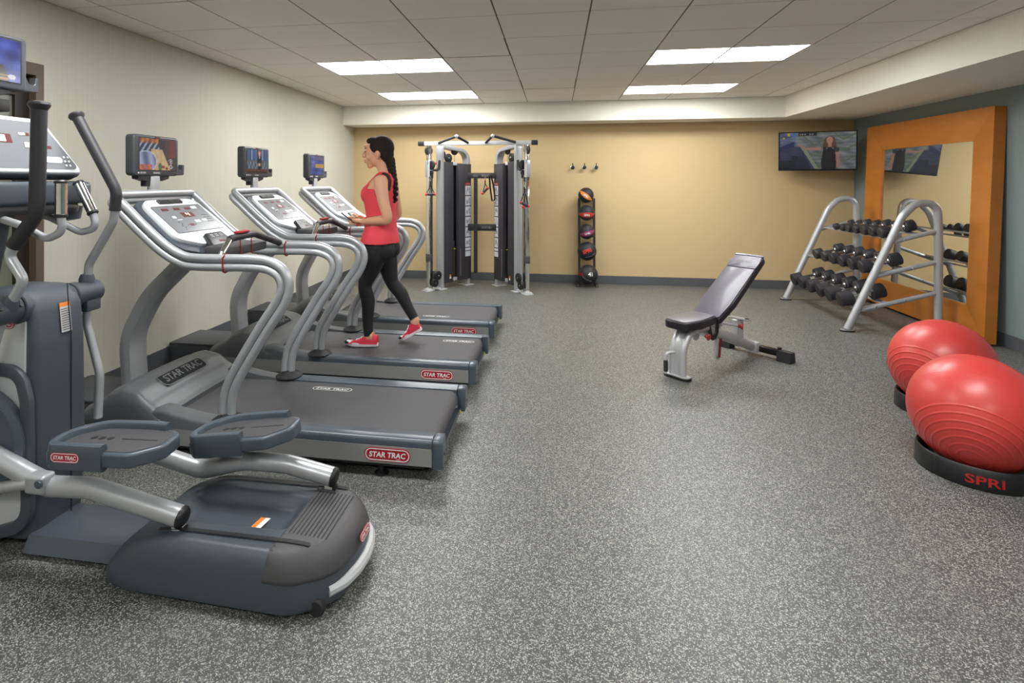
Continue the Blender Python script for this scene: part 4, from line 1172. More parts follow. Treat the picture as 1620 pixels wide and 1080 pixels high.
band_ball('black medicine ball with a level red band, second from the top', (rx - .008, yb + .03, 1.030), .111, (.0, -.25, .95), 'ball_redband', 'SPRI', 0, .34)
band_ball('black medicine ball with a purple band, middle of the rack', (rx - .008, yb + .012, .768), .108, (-.28, -.22, .93), 'ball_purple', 'SPRI', 0, .32)
def grip_ball(label, c, r, holes, words, wc, wu, wv, wm, ww, extra=None):
    t = thing('medicine_ball', label, 'medicine ball', (c[0], c[1], c[2] - r), 'medicine balls on the rack')
    c = V(c)
    b = B(); b.ell(c, r, 36, 24); bd = obj('shell', b, 'ball_black', t, sharp=60)
    for (d, a, hw, hh) in holes:      # grip wells: dark dished pockets with a handle bridge over them
        d = V(d).normalized(); u = V(a); u = (u - d * u.dot(d)).normalized(); v = d.cross(u)
        q = B(); pts = [c + (d + u * (p[0] / r) + v * (p[1] / r)).normalized() * (r + .0012) for p in rrect(hw, hh, min(hw, hh) * .45, 5)]
        q.add(pts, [tuple(range(len(pts)))]); w_ = obj('grip_well', q, 'shroud_dark', bd, recalc=False)
        q = B(); arc = [c + (d * math.cos(k) + u * math.sin(k)).normalized() * (r + .006) + v * (hh * .5 + .004) for k in [-.5 + i / 8 for i in range(9)]]
        q.tube(arc, .011, 8); obj('handle', q, 'ball_black', bd)
    wc = V(wc).normalized()
    q = B(); put_text(q, words, c + wc * r, wu, wv, ww, ww * .42, 0, .035, lift=lambda p: c + (p - c).normalized() * (r + .003)); obj('lettering', q, wm, bd, recalc=False)
    if extra:
        wd, ec, ew, eh, em = extra; ec = V(ec).normalized()
        q = B(); put_text(q, wd, c + ec * r, (1, 0, 0), (0, .1, 1), ew, eh, 0, .035, lift=lambda p: c + (p - c).normalized() * (r + .003)); obj('lettering', q, em, bd, recalc=False)
grip_ball('black double grip medicine ball with large red lettering, second from bottom', (rx - .004, yb - .01, .494), .131, [((.38, -.75, -.62), (1, .2, .5), .11, .06), ((-.25, -.55, .9), (1, .1, .1), .10, .04)], 'SPRI', (-.03, -1, .12), (.93, 0, .36), (-.36, 0, .93), 'red_print', .135)
grip_ball('large black double grip medicine ball at the foot of the rack', (rx + .008, yb - .05, .172), .137, [((-.3, -.8, -.5), (1, .2, -.4), .10, .055)], 'SPRI', (-.84, -.66, .12), (.62, -.78, 0), (0, 0, 1), 'red_knob', .10, ('41', (.2, -1, .2), .06, .055, 'white_print'))
for k, (hx, nm) in enumerate(((.236, 'leftmost'), (.402, 'middle'), (.568, 'rightmost'))):
    t = thing('wall_hook', 'small dark metal wall hook above the medicine balls, %s of three' % nm, 'hook', (hx, YB, 1.68), 'wall hooks above the ball rack')
    b = B(); b.lathe([(0, 0), (.03, 0), (.03, .006), (.02, .012), (0, .012)], (hx, YB - .0, 1.675), (0, -1, 0), 20); obj('rosette', b, 'steel', t)
    b = B(); b.tube(fillet([(hx, YB - .01, 1.685), (hx, YB - .035, 1.69), (hx, YB - .05, 1.725)], .01, 4), .006, 8); b.ell((hx, YB - .05, 1.727), .009, 10, 6); b.tube(fillet([(hx, YB - .01, 1.675), (hx, YB - .06, 1.66), (hx, YB - .07, 1.68)], .012, 4), .007, 8); b.ell((hx, YB - .07, 1.675), .026, 14, 8); obj('hook_arm', b, 'monitor_dark', t)

# ------------------------------------------------------------------ weight bench
def bench():
    th = .753; Fp = V((.897, 4.434, 0)); d = V((math.cos(th), math.sin(th), 0)); q = V((math.sin(th), -math.cos(th), 0))
    t = thing('weight_bench', 'adjustable weight bench with silver frame and dark padded backrest', 'bench', Fp)
    L = lambda s, tt, z: Fp + d * s + q * tt + V((0, 0, z))
    rot = Matrix((d, q, V((0, 0, 1)))).transposed()
    # front foot
    b = B(); b.prism(rrect(.085, .215, .035, 5), lambda a, c, h: L(a, c, h), 0, .018, .002, 1); obj('foot_pad', b, 'black', t)
    b = B(); b.prism(rrect(.078, .205, .033, 5), lambda a, c, h: L(a, c, h), .018, .026, .002, 1); obj('foot_plate', b, 'bench_paint', t)
    # front leg arching back to the rear bar
    leg = fillet([L(0, 0, .02), L(.005, 0, .22), L(.14, 0, .345), L(.33, 0, .315), L(1.06, 0, .062)], [0, .16, .16, .15, 0], 8)
    b = B(); b.rtube(leg[:20], .105, .06, q.cross(V((0, 0, 1))) * -1 if False else V((d.x, d.y, .001)), .02)
    # side tubes of the front leg give it the twin-tube look
    b = B()
    for tt in (-.045, .045): b.tube([p + q * tt for p in fillet([L(0, 0, .02), L(.005, 0, .24), L(.10, 0, .345), L(.30, 0, .345)], [0, .18, .14, 0], 8)], .026, 12)
    b.rtube(fillet([L(0, 0, .02), L(.005, 0, .24), L(.10, 0, .345), L(.30, 0, .345)], [0, .18, .14, 0], 8), .034, .07, q, .006); obj('front_leg', b, 'bench_paint', t)
    b = B(); b.tube([L(.28, 0, .335), L(.40, 0, .30), L(1.02, 0, .075)], .042, 18); sp = obj('spine', b, 'bench_paint', t)
    b = B(); b.box(L(1.03, 0, .07), (.07, .11, .085), rot, .012, 2); obj('spine_socket', b, 'bench_paint', t)
    # rear cross bar
    b = B(); b.bb((-.21, -.03, -.02), (.21, .03, .03), .006, 2); b.v = [L(1.06 + p.y, p.x, .055 + p.z) for p in b.v]; cb = obj('rear_bar', b, 'black_gloss', t)
    for s in (-1, 1):
        b = B(); b.prism([(-.045, 0), (.045, 0), (.03, .085), (-.03, .085)], lambda a, z, h: L(1.06 + a, s * h, z), .20, .315, .004, 1); e = obj('end_foot', b, 'rubber', cb)
        b = B(); b.lathe([(0, 0), (.01, 0), (.012, .01), (.018, .014), (.018, .022), (0, .024)], L(1.075, s * .20, .08), seg=12); obj('peg', b, 'black', cb)
    # mid stand with small top plate
    b = B(); b.box(L(.80, 0, .235), (.10, .055, .20), rot, .012, 2); obj('stand', b, 'bench_paint', t)
    b = B(); b.box(L(.80, 0, .342), (.05, .205, .012), rot, .003, 1); st = obj('stand_plate', b, 'bench_paint', t)
    for s in (-1, 1):
        b = B(); b.disc(L(.80, s * .08, .350), (0, 0, 1), .016, .006, .001, 14); obj('stand_pad', b, 'black', st)
    # seat pad
    seat = fillet([(-.04, -.095, 0), (-.04, .095, 0), (.12, .13, 0), (.35, .105, 0), (.35, -.105, 0), (.12, -.13, 0)], [.06, .06, .15, .03, .03, .15], 5, True)
    rs = math.radians(1.5)
    G = lambda a, c, h: L(a, c, .392 + h + a * math.sin(rs))
    b = B(); b.prism([(p.x, p.y) for p in seat], G, -.025, .038, .014, 3); so = obj('seat', b, 'bench_side', t)
    b = B(); b.prism([(.155 + (p.x - .155) * .93, p.y * .90) for p in seat], G, .036, .043, .004, 2); obj('seat_cover', b, 'bench_vinyl', so)
    # back pad
    dv = V((.995 - .343, 0, .859 - .416)); Lb = dv.length; ang = math.atan2(dv.z, dv.x)
    ds = d * math.cos(ang) + V((0, 0, math.sin(ang))); dn = -d * math.sin(ang) + V((0, 0, math.cos(ang)))
    bp = L(.343, 0, .416)
    H = lambda a, c, h: bp + ds * a + q * c + dn * h
    back = fillet([(0, -.115, 0), (0, .115, 0), (.20, .14, 0), (Lb, .125, 0), (Lb, -.125, 0), (.20, -.14, 0)], [.03, .03, .3, .05, .05, .3], 5, True)
    b = B(); b.prism([(p.x, p.y) for p in back], H, -.06, -.006, .014, 3); bo = obj('backrest', b, 'bench_side', t)
    for a0, a1 in ((0.012, .60), (.606, .755), (.759, Lb - .008)):
        w0 = .108 if a0 < .1 else .122
        pl = fillet([(a0, -w0, 0), (a0, w0, 0), (a0 + .15 if a0 < .1 else (a0 + a1) / 2, .126, 0), (a1, .122 if a1 < .7 else .112, 0), (a1, -.122 if a1 < .7 else -.112, 0), (a0 + .15 if a0 < .1 else (a0 + a1) / 2, -.126, 0)], [.02 if a0 < .1 else .002, .02 if a0 < .1 else .002, .2, .002 if a1 < .77 else .035, .002 if a1 < .77 else .035, .2], 4, True)
        b = B(); b.prism([(p.x, p.y) for p in pl], H, -.008, .003, .003, 2); pn = obj('back_panel', b, 'bench_vinyl', bo)
        if .5 < a0 < .7:
            bg = B(); ring_flat(bg, [(p[0] + .68, p[1]) for p in rrect(.03, .13, .014, 5)], [(p[0] + .68, p[1]) for p in rrect(.025, .123, .012, 5)], lambda a, c: H(a, c, .0035)); put_text(bg, 'STAR TRAC', H(.68, 0, .0036), q, ds, .10, .013, .1); obj('embossed_badge', bg, 'bench_side', pn, recalc=False)
    # brackets, knobs, telescoping chrome bar
    b = B(); b.tube(fillet([L(.30, .06, .37), L(.335, .06, .27), L(.37, .06, .25), L(.41, .06, .29), L(.42, .06, .39)], [0, .05, .05, .05, 0], 6), .02, 10, flat=(1, .5)); obj('hinge_bracket', b, 'black', t)
    b = B(); b.box(L(.10, .0, .372), (.05, .05, .03), rot, .006, 2); b.box(L(.24, 0, .365), (.04, .06, .05), rot, .006, 1); obj('seat_bracket', b, 'black', t)
    b = B(); b.box(L(.52, 0, .40), (.06, .05, .18), rot, .008, 2); obj('back_bracket', b, 'bench_paint', t)
    b = B(); b.rtube([L(.53, 0, .45), L(.50, 0, .055)], .035, .035, q, .004); tl = obj('adjuster_bar', b, 'chrome', t)
    b = B(); b.rtube([L(.533, .018, .25), L(.508, .018, .07)], .004, .022, q, .001); obj('adjuster_scale', b, 'tie_red', tl)
    for (a0, a1, nm) in ((L(.20, .05, .318), L(.20, .105, .305), 1), (L(.56, .02, .335), L(.60, .13, .33), 2)):
        b = B(); b.cyl(a0, a1, .009, 12); kn = obj('knob_shaft', b, 'bench_paint', t)
        dd = (a1 - a0).normalized(); b = B(); b.lathe([(0, 0), (.012, 0), (.016, .008), (.013, .014), (.024, .026), (.022, .034), (0, .036)], a1 - dd * .006, dd, 18); obj('pull_knob', b, 'red_knob', kn)
    b = B(); b.disc(L(.23, .0, .285), q, .04, .012, .002, 24); obj('adjuster_quadrant', b, 'silver_light', t)
    b = B(); b.tube(fillet([L(-.005, -.02, .19), L(-.06, -.05, .185), L(-.065, -.055, .135), L(-.065, -.055, .125)], [0, .03, .02, 0], 6), .012, 10); b.cyl(L(-.065, -.055, .05), L(-.065, -.055, .03), .012, 10); hb = obj('carry_handle', b, 'bench_paint', t)
    b = B(); b.cyl(L(-.065, -.055, .13), L(-.065, -.055, .045), .0165, 14, .003); obj('handle_grip', b, 'grip', hb)
bench()

# ------------------------------------------------------------------ dumbbell rack
def db_rack():
    t = thing('dumbbell_rack', 'silver three tier A-frame dumbbell rack in front of the mirror', 'dumbbell rack', (3.22, 6.835, 0))
    for y in (6.085, 7.585):
        path = fillet([(2.818, y, .02), (3.30, y, 1.135), (3.42, y, 1.262), (3.605, y, 1.262), (3.612, y, 1.05), (3.612, y, .012)], [0, .25, .13, .15, .2, 0], 9)
        b = B(); b.tube(path, .035, 18); fr = obj('end_frame', b, 'silver', t)
        for (x0, z0, x1, z1) in ((3.233, .889, 3.612, 1.0), (3.087, .554, 3.612, .702), (2.945, .216, 3.612, .405)):
            b = B(); b.tube([(x0 - .01, y, z0 - .003), (x1, y, z1)], .022, 14); rl = obj('tier_rail', b, 'silver', fr)
            for k in (.12, .5):
                p = V((x0, y, z0)).lerp(V((x1, y, z1)), k + .06)
                b = B(); b.disc(p + V((0, -.0215, 0)), (0, 1, 0), .010, .008, .002, 12); obj('bolt', b, 'chrome', rl)
        for x in (2.818, 3.612):
            b = B(); b.prism(rrect(.13, .075, .035, 5), lambda a, c, h: (x + a, y + c, h), 0, .014, .003, 1); ft = obj('foot', b, 'rubber', fr)
            b = B(); b.prism(rrect(.12, .066, .032, 5), lambda a, c, h: (x + a, y + c, h), .014, .02, .001, 1); obj('foot_plate', b, 'silver', ft)
    an = math.radians(15.7)
    for (x0, z0, xa, xb) in ((3.233, .889, 3.22, 3.46), (3.087, .554, 3.05, 3.32), (2.945, .216, 2.89, 3.17)):
        for xx in (xa, xb):
            z = z0 + (xx - x0) * math.tan(an)
            rot = Matrix.Rotation(-an, 3, 'Y')
            xx += .028 if xx == xa else -.02; z = z0 + (xx - x0) * math.tan(an)
            b = B(); b.box((xx, 6.835, z + .016), (.05, 1.44, .006), rot, .001, 1); b.box(V((xx, 6.835, z + .012)) + rot @ V((.025, 0, .0)), (.004, 1.44, .020), rot, .001, 1)
            obj('tray', b, 'silver', t)
        b = B(); xm = (xa + xb) / 2; z = z0 + (xm - x0) * math.tan(an); rot = Matrix.Rotation(-an, 3, 'Y')
        for y in (6.12, 7.55): b.box((xm, y, z + .010), (xb - xa, .04, .006), rot, .001, 1)
        obj('tray_brace', b, 'silver', t)
    return t
db_rack()
def dumbbell(label, xf, sep, y, zf, r, hl, grp):
    an = math.radians(15.7); ax = V((math.cos(an), 0, math.sin(an)))
    f = V((xf, y, zf)); k = f + ax * sep
    t = thing('dumbbell', label, 'dumbbell', (f + k) / 2 - V((0, 0, r)), grp)
    for c, sg in ((f, 1), (k, -1)):
        b = B(); b.lathe([(0, -hl / 2), (r * .80, -hl / 2), (r * .84, -hl / 2 + .002), (r * .94, -hl / 2 + .001), (r, -hl / 2 + .006), (r, hl / 2 - .006), (r * .94, hl / 2), (r * .35, hl / 2), (r * .3, hl / 2 + .004), (0, hl / 2 + .004)], c, ax * sg, 28); h = obj('head', b, 'dumb_rubber', t)
        if r > .05:
            b = B(); n = -ax * sg; o = c + n * (hl / 2 + .0015); u = V((0, -1, 0)) if sg > 0 else V((0, 1, 0)); v = n.cross(u)
            if v.z < 0: v = -v; u = -u
            ring = [(math.cos(a) * r * .62, math.sin(a) * r * .62) for a in [2 * PI * i / 20 for i in range(20)]]
            ring_flat(b, ring, [(p[0] * .93, p[1] * .93) for p in ring], lambda a, c2: o + u * a + v * c2); put_text(b, 'STAR TRAC', o, u, v, r * .95, r * .17); obj('embossing', b, 'charcoal', h, recalc=False)
    b = B(); a0 = hl / 2; n = 10; path = []; rad = []
    for i in range(n + 1):
        q = i / n; path.append(f + ax * (a0 + q * (sep - 2 * a0))); rad.append(.0135 + .0035 * math.sin(q * PI))
    b.tube(path, rad, 14); b.cyl(f + ax * a0, f + ax * (a0 + .012), r * .42, 16, .003); b.cyl(k - ax * (a0 + .012), k - ax * a0, r * .42, 16, .003); obj('handle', b, 'chrome', t)
ordn = ['first', 'second', 'third', 'fourth', 'fifth', 'sixth', 'seventh']
tops = [(7.20, .036), (7.04, .038), (6.90, .046), (6.735, .046), (6.57, .052), (6.405, .054), (6.235, .057)]
for i, (y, r) in enumerate(tops):
    zf = .889 + (3.22 - 3.233) * .281 + .026 + r * 1.02
    dumbbell('small black dumbbell on the top tier, %s from the far end' % ordn[i] if i else 'smallest black dumbbell at the far end of the top tier', 3.22, .165 + .011 * i, y, zf, r, .05 + .006 * i, 'dumbbells on the top tier')
mids = [(7.22, .058), (7.01, .058), (6.81, .060), (6.605, .061), (6.40, .062), (6.195, .063)]
for i, (y, r) in enumerate(mids):
    zf = .554 + (3.04 - 3.087) * .281 + .026 + r * 1.02
    dumbbell('black rubber dumbbell on the middle tier, %s from the far end' % ordn[i], 3.035, .235 + .006 * i, y, zf, r, .085 + .003 * i, 'dumbbells on the middle tier')
bots = [(7.39, .071), (7.175, .071), (6.945, .071), (6.71, .071), (6.49, .072), (6.235, .072)]
for i, (y, r) in enumerate(bots):
    zf = .216 + (2.88 - 2.945) * .281 + .026 + r * 1.02
    dumbbell('large black rubber dumbbell on the bottom tier, %s from the far end' % ordn[i], 2.87, .26 + .007 * i, y, zf, r, .10 + .004 * i, 'dumbbells on the bottom tier')

# ------------------------------------------------------------------ leaning mirror
def mirror():
    Y0, Y1, H = 5.735, 7.81, 2.125; T = .095
    tilt = math.atan2(.085, 2.12)
    base = V((3.765, 0, .022))
    up = V((math.sin(tilt), 0, math.cos(tilt))); out = V((-math.cos(tilt), 0, math.sin(tilt)))
    t = thing('wall_mirror', 'large mirror in a wide honey-coloured wood frame leaning on the blue wall', 'mirror', (3.82, (Y0 + Y1) / 2, 0))
    F = lambda y, z, h: base + up * z + V((0, y, 0)) + out * h
    bw = .292
    outer = [(Y0, 0), (Y1, 0), (Y1, H), (Y0, H)]; inner = [(Y0 + bw, bw), (Y1 - bw, bw), (Y1 - bw, H - bw), (Y0 + bw, H - bw)]
    for k in range(4):
        j = (k + 1) % 4
        poly = [outer[k], outer[j], inner[j], inner[k]]
        # each rail slopes down a little towards the glass, meeting its neighbour in a mitre
        b = B(); vs = []
        g = .0006
        for (y, z), h in zip(poly, (0, 0, -.03, -.03)): vs.append(F(y, z, h))
        for (y, z) in poly: vs.append(F(y, z, -T))
        b.add(vs, [(0, 1, 2, 3), (7, 6, 5, 4), (0, 4, 5, 1), (1, 5, 6, 2), (2, 6, 7, 3), (3, 7, 4, 0)])
        bm_ = obj('frame_rail', b, 'wood', t)
    b = B(); b.prism([(Y0 + bw - .01, bw - .01), (Y1 - bw + .01, bw - .01), (Y1 - bw + .01, H - bw + .01), (Y0 + bw - .01, H - bw + .01)], F, -.06, -.045); obj('glass', b, 'mirror_glass', t)
    b = B(); b.prism([(Y0 + .02, .02), (Y1 - .02, .02), (Y1 - .02, H - .02), (Y0 + .02, H - .02)], F, -.09, -.065); obj('backing', b, 'door_dark', t)
    for y in (Y0 + .15, Y1 - .15):
        b = B(); b.bb((3.79, y - .04, 0), (3.85, y + .04, .026), .003, 1); obj('foot_block', b, 'rubber', t)
mirror()

# ------------------------------------------------------------------ corner television
def tv():
    A = V((2.925, 8.115, 0)); Bp = V((3.765, 7.875, 0)); u = (Bp - A).normalized(); wdt = (Bp - A).length
    n = V((u.y, -u.x, 0))              # faces the room
    tl = math.radians(5); v = (V((0, 0, 1)) * math.cos(tl) + n * math.sin(tl)); nn = n * math.cos(tl) - V((0, 0, 1)) * math.sin(tl)
    c = (A + Bp) / 2 + V((0, 0, 1.868)); h = .51
    t = thing('television', 'flat television on a tilting bracket in the far corner, showing a weather map', 'television', c - V((0, 0, .26)))
    F = lambda a, b_, z: c + u * a + v * b_ + nn * z
    b = B(); b.prism(rrect(wdt, h, .006, 3), F, -.035, .0, .003, 1); cs = obj('case', b, 'black_gloss', t)
    b = B(); b.prism(rrect(wdt * .6, h * .6, .02, 3), F, -.06, -.034, .006, 1); obj('rear_cover', b, 'black', t)
    def scr(x, y):
        nz = math.sin(x * 13 + math.sin(y * 31) * 1.4) * math.sin(y * 33 + x * 4) + .5 * math.sin(x * 31 + y * 17)
        base = (116 + 20 * nz, 120 + 20 * nz, 122 + 18 * nz)
        if math.sin(x * 9 + y * 21 + 2 * math.sin(x * 17)) > .86 and x > .3: base = (98, 112, 92)
        coast = .30 + (.62 - y) * .32
        if y < .62 and x < coast: base = (56 + 6 * nz, 60 + 6 * nz, 88 + 6 * nz)
        if y < .36 and x < coast - .06 and x > .18: base = (38, 40, 66)
        if math.hypot((x - .2), (y - .30) * .6) < .045 or (y < .25 and x < .22): base = (28, 30, 52)
        if abs(x - coast) < .025 and y < .62: base = (138, 146, 118)
        if y >= .62 and x < .22 and y < .98: base = (96 + 20 * nz, 104 + 20 * nz, 132 + 18 * nz)
        if x < .2 and .5 + x * .6 < y < .62 + x * .7: base = (40, 48, 92)
        if .1 < x < .14 and y > .92 or (.04 < x < .07 and .84 < y < .88): base = (190, 176, 66)
        if .16 < x < .23 and y > .9: base = (86, 116, 176)
        if .25 < x < .5 and y > .92: base = (150, 150, 152) if (.27 < x < .46 and .935 < y < .975 and math.sin(x * 190) > -.3 and math.sin(x * 47) > -.8) else (30, 30, 34)
        # presenter
        hx = .665
        if math.hypot((x - hx) / .075, (y - .74) / .15) < 1: base = (98, 66, 52)
        if .56 < x < .77 and .50 < y < .76 and math.hypot((x - hx) / .09, (y - .64) / .17) < 1: base = (98, 66, 52)
        if math.hypot((x - hx) / .042, (y - .78) / .10) < 1: base = (180, 136, 118)
        if abs(x - hx) < .022 and .58 < y < .7: base = (176, 132, 114)
        if y < .60 and abs(x - (hx - .01)) < .09 + (.012 * math.sin(y * 9)): base = (30, 28, 34)
        if .50 < y < .58 and abs(x - hx) < .05 and y > .62 - abs(x - hx) * 2: base = (96, 108, 120)
        if .50 < y < .66 and .20 < x < .56:
            yy = .50 + (.56 - x) * .02 + max(0, .36 - x) * 1.05
            if abs(y - yy - .05) < .03 - max(0, .36 - x) * .08: base = (176, 128, 110)
        if .73 < x < .80 and .04 < y < .5 and abs(x - (.765 + .02 * (.5 - y))) < .024: base = (168, 122, 106)
        if .72 < x < .79 and .46 < y < .58 and math.hypot((x - .745) / .05, (y - .52) / .07) < 1: base = (52, 54, 64)
        return base
    sm = screen_mesh('screen', F(0, .004, .0012), u, v, wdt * .965, h * .93, 150, 88, scr, cs, 'tv_screen')
    b = B(); b.tube([F(0, 0, -.06), c + V((.16, .22, 0)), (3.36, YB - .05, 1.87)], .018, 10); b.bb((3.30, YB - .05, 1.74), (3.42, YB - .001, 2.0), .004, 1); obj('wall_bracket', b, 'black', t)
tv()

# ------------------------------------------------------------------ exercise balls on ring bases
def ex_ball(label, rlabel, c, r, pole, words, text_dir):
    c = V(c)
    t = thing('ring_stand', rlabel, 'ball stand', (c.x, c.y, 0), 'ring bases under the exercise balls')
    R0 = .245
    b = B(); b.lathe([(R0 - .030, .012), (R0 - .004, 0), (R0, .004), (R0 - .004, .095), (R0 - .010, .102), (R0 - .018, .098), (R0 - .03, .05)], (c.x, c.y, 0), seg=72, closed=True); rg = obj('ring', b, 'black', t, sharp=50)
    b = B(); b.lathe([(.05, .004), (.19, .004), (.215, .014), (.215, .022), (.05, .012)], (c.x, c.y, 0), seg=40, closed=True); obj('floor_web', b, 'charcoal', t)
    for a in (-2.75, -.9, 1.2, 3.4):
        d = V((math.cos(a), math.sin(a), 0)); b = B(); b.tube([V((c.x, c.y, .006)) + d * (R0 - .0005), V((c.x, c.y, .094)) + d * (R0 - .0042)], .0012, 5); obj('seam', b, 'shroud_dark', rg)
    if words:
        dr = V(text_dir).normalized(); uu = V((-dr.y, dr.x, 0))
        b = B(); o = V((c.x, c.y, .048)) + dr * R0
        def lift(p):
            q = p - V((c.x, c.y, 0)); ang = (q - dr * R0).dot(uu) / R0
            return V((c.x, c.y, p.z)) + (dr * math.cos(ang) + uu * math.sin(ang)) * (R0 + .0012 - .004 * (p.z / .095))
        put_text(b, words, o, uu, (0, 0, 1), .145, .042, 0, .02, lift=lift); obj('lettering', b, 'red_knob', rg, recalc=False)
    ax = V(pole).normalized()
    bt = thing('exercise_ball', label, 'exercise ball', (c.x, c.y, c.z - r), 'red exercise balls')
    prof = []; N = 260
    ridges = [(-1) * (PI / 2 - math.radians(a)) for a in (10, 17, 24.5, 32, 39.5, 47, 54.5)] + [PI / 2 - math.radians(a) for a in (17, 24.5, 32, 39.5, 47, 54.5)]
    for k in range(N + 1):
        a = -PI / 2 + PI * k / N
        d = min(abs(a - q) for q in ridges)
        e = .0030 * math.exp(-(d / .011) ** 2)
        if abs(a) < .006: e = .0008
        rr = r + e; prof.append((max(0.0, rr * math.cos(a)), rr * math.sin(a)))
    prof[0] = (0, -r); prof[-1] = (0, r)
    b = B(); b.lathe(prof, c, -ax, 96); sh = obj('shell', b, 'ball_red', bt, sharp=80)
ex_ball('glossy red exercise ball nearest the camera at the right edge', 'black ring base with red lettering under the nearer red ball', (2.105, 3.265, .297), .28, (-.50, -.66, -.56), 'SPRI', (-.42, -.91, 0))
ex_ball('glossy red exercise ball behind the nearer one, beside the mirror', 'black ring base under the farther red ball', (2.44, 4.08, .297), .28, (-.76, -.483, -.434), None, None)
# ------------------------------------------------------------------ woman on the middle treadmill
PX = lambda u: -1.373 + (u - 600) * .00516
PZ = lambda v: 1.819 - (v - 217) * .00499
PYC = 4.26
def er(cx, cy, cz, a, b_, n=24, tilt=0.0, p=2.3):
    out = []
    for k in range(n):
        t = 2 * PI * k / n
        co, si = math.cos(t), math.sin(t)
        x = a * math.copysign(abs(co) ** (2 / p), co); y = b_ * math.copysign(abs(si) ** (2 / p), si)
        out.append(V((cx + x, cy + y, cz + x * tilt)))
    return out
def capsule(b, pts, rad, seg=14):
    P = [V(p) for p in pts]
    b.tube(P, rad, seg); b.ell(P[0], rad[0], 14, 8); b.ell(P[-1], rad[-1], 14, 8)
def remesh(b, vox, smooth=6):
    me = bpy.data.meshes.new('tmp'); me.from_pydata([tuple(v) for v in b.v], [], b.f)
    bm = bmesh.new(); bm.from_mesh(me); bmesh.ops.recalc_face_normals(bm, faces=bm.faces[:]); bm.to_mesh(me); bm.free()
    o = bpy.data.objects.new('tmp', me); COL.objects.link(o)
    m = o.modifiers.new('r', 'REMESH'); m.mode = 'VOXEL'; m.voxel_size = vox
    s = o.modifiers.new('s', 'SMOOTH'); s.iterations = smooth; s.factor = .5
    bpy.context.view_layer.update()
    ev = bpy.data.meshes.new_from_object(o.evaluated_get(bpy.context.evaluated_depsgraph_get()))
    vs = [v.co.copy() for v in ev.vertices]; ns = [v.normal.copy() for v in ev.vertices]; fs = [tuple(p.vertices) for p in ev.polygons]
    bpy.data.objects.remove(o); bpy.data.meshes.remove(me); bpy.data.meshes.remove(ev)
    return vs, ns, fs

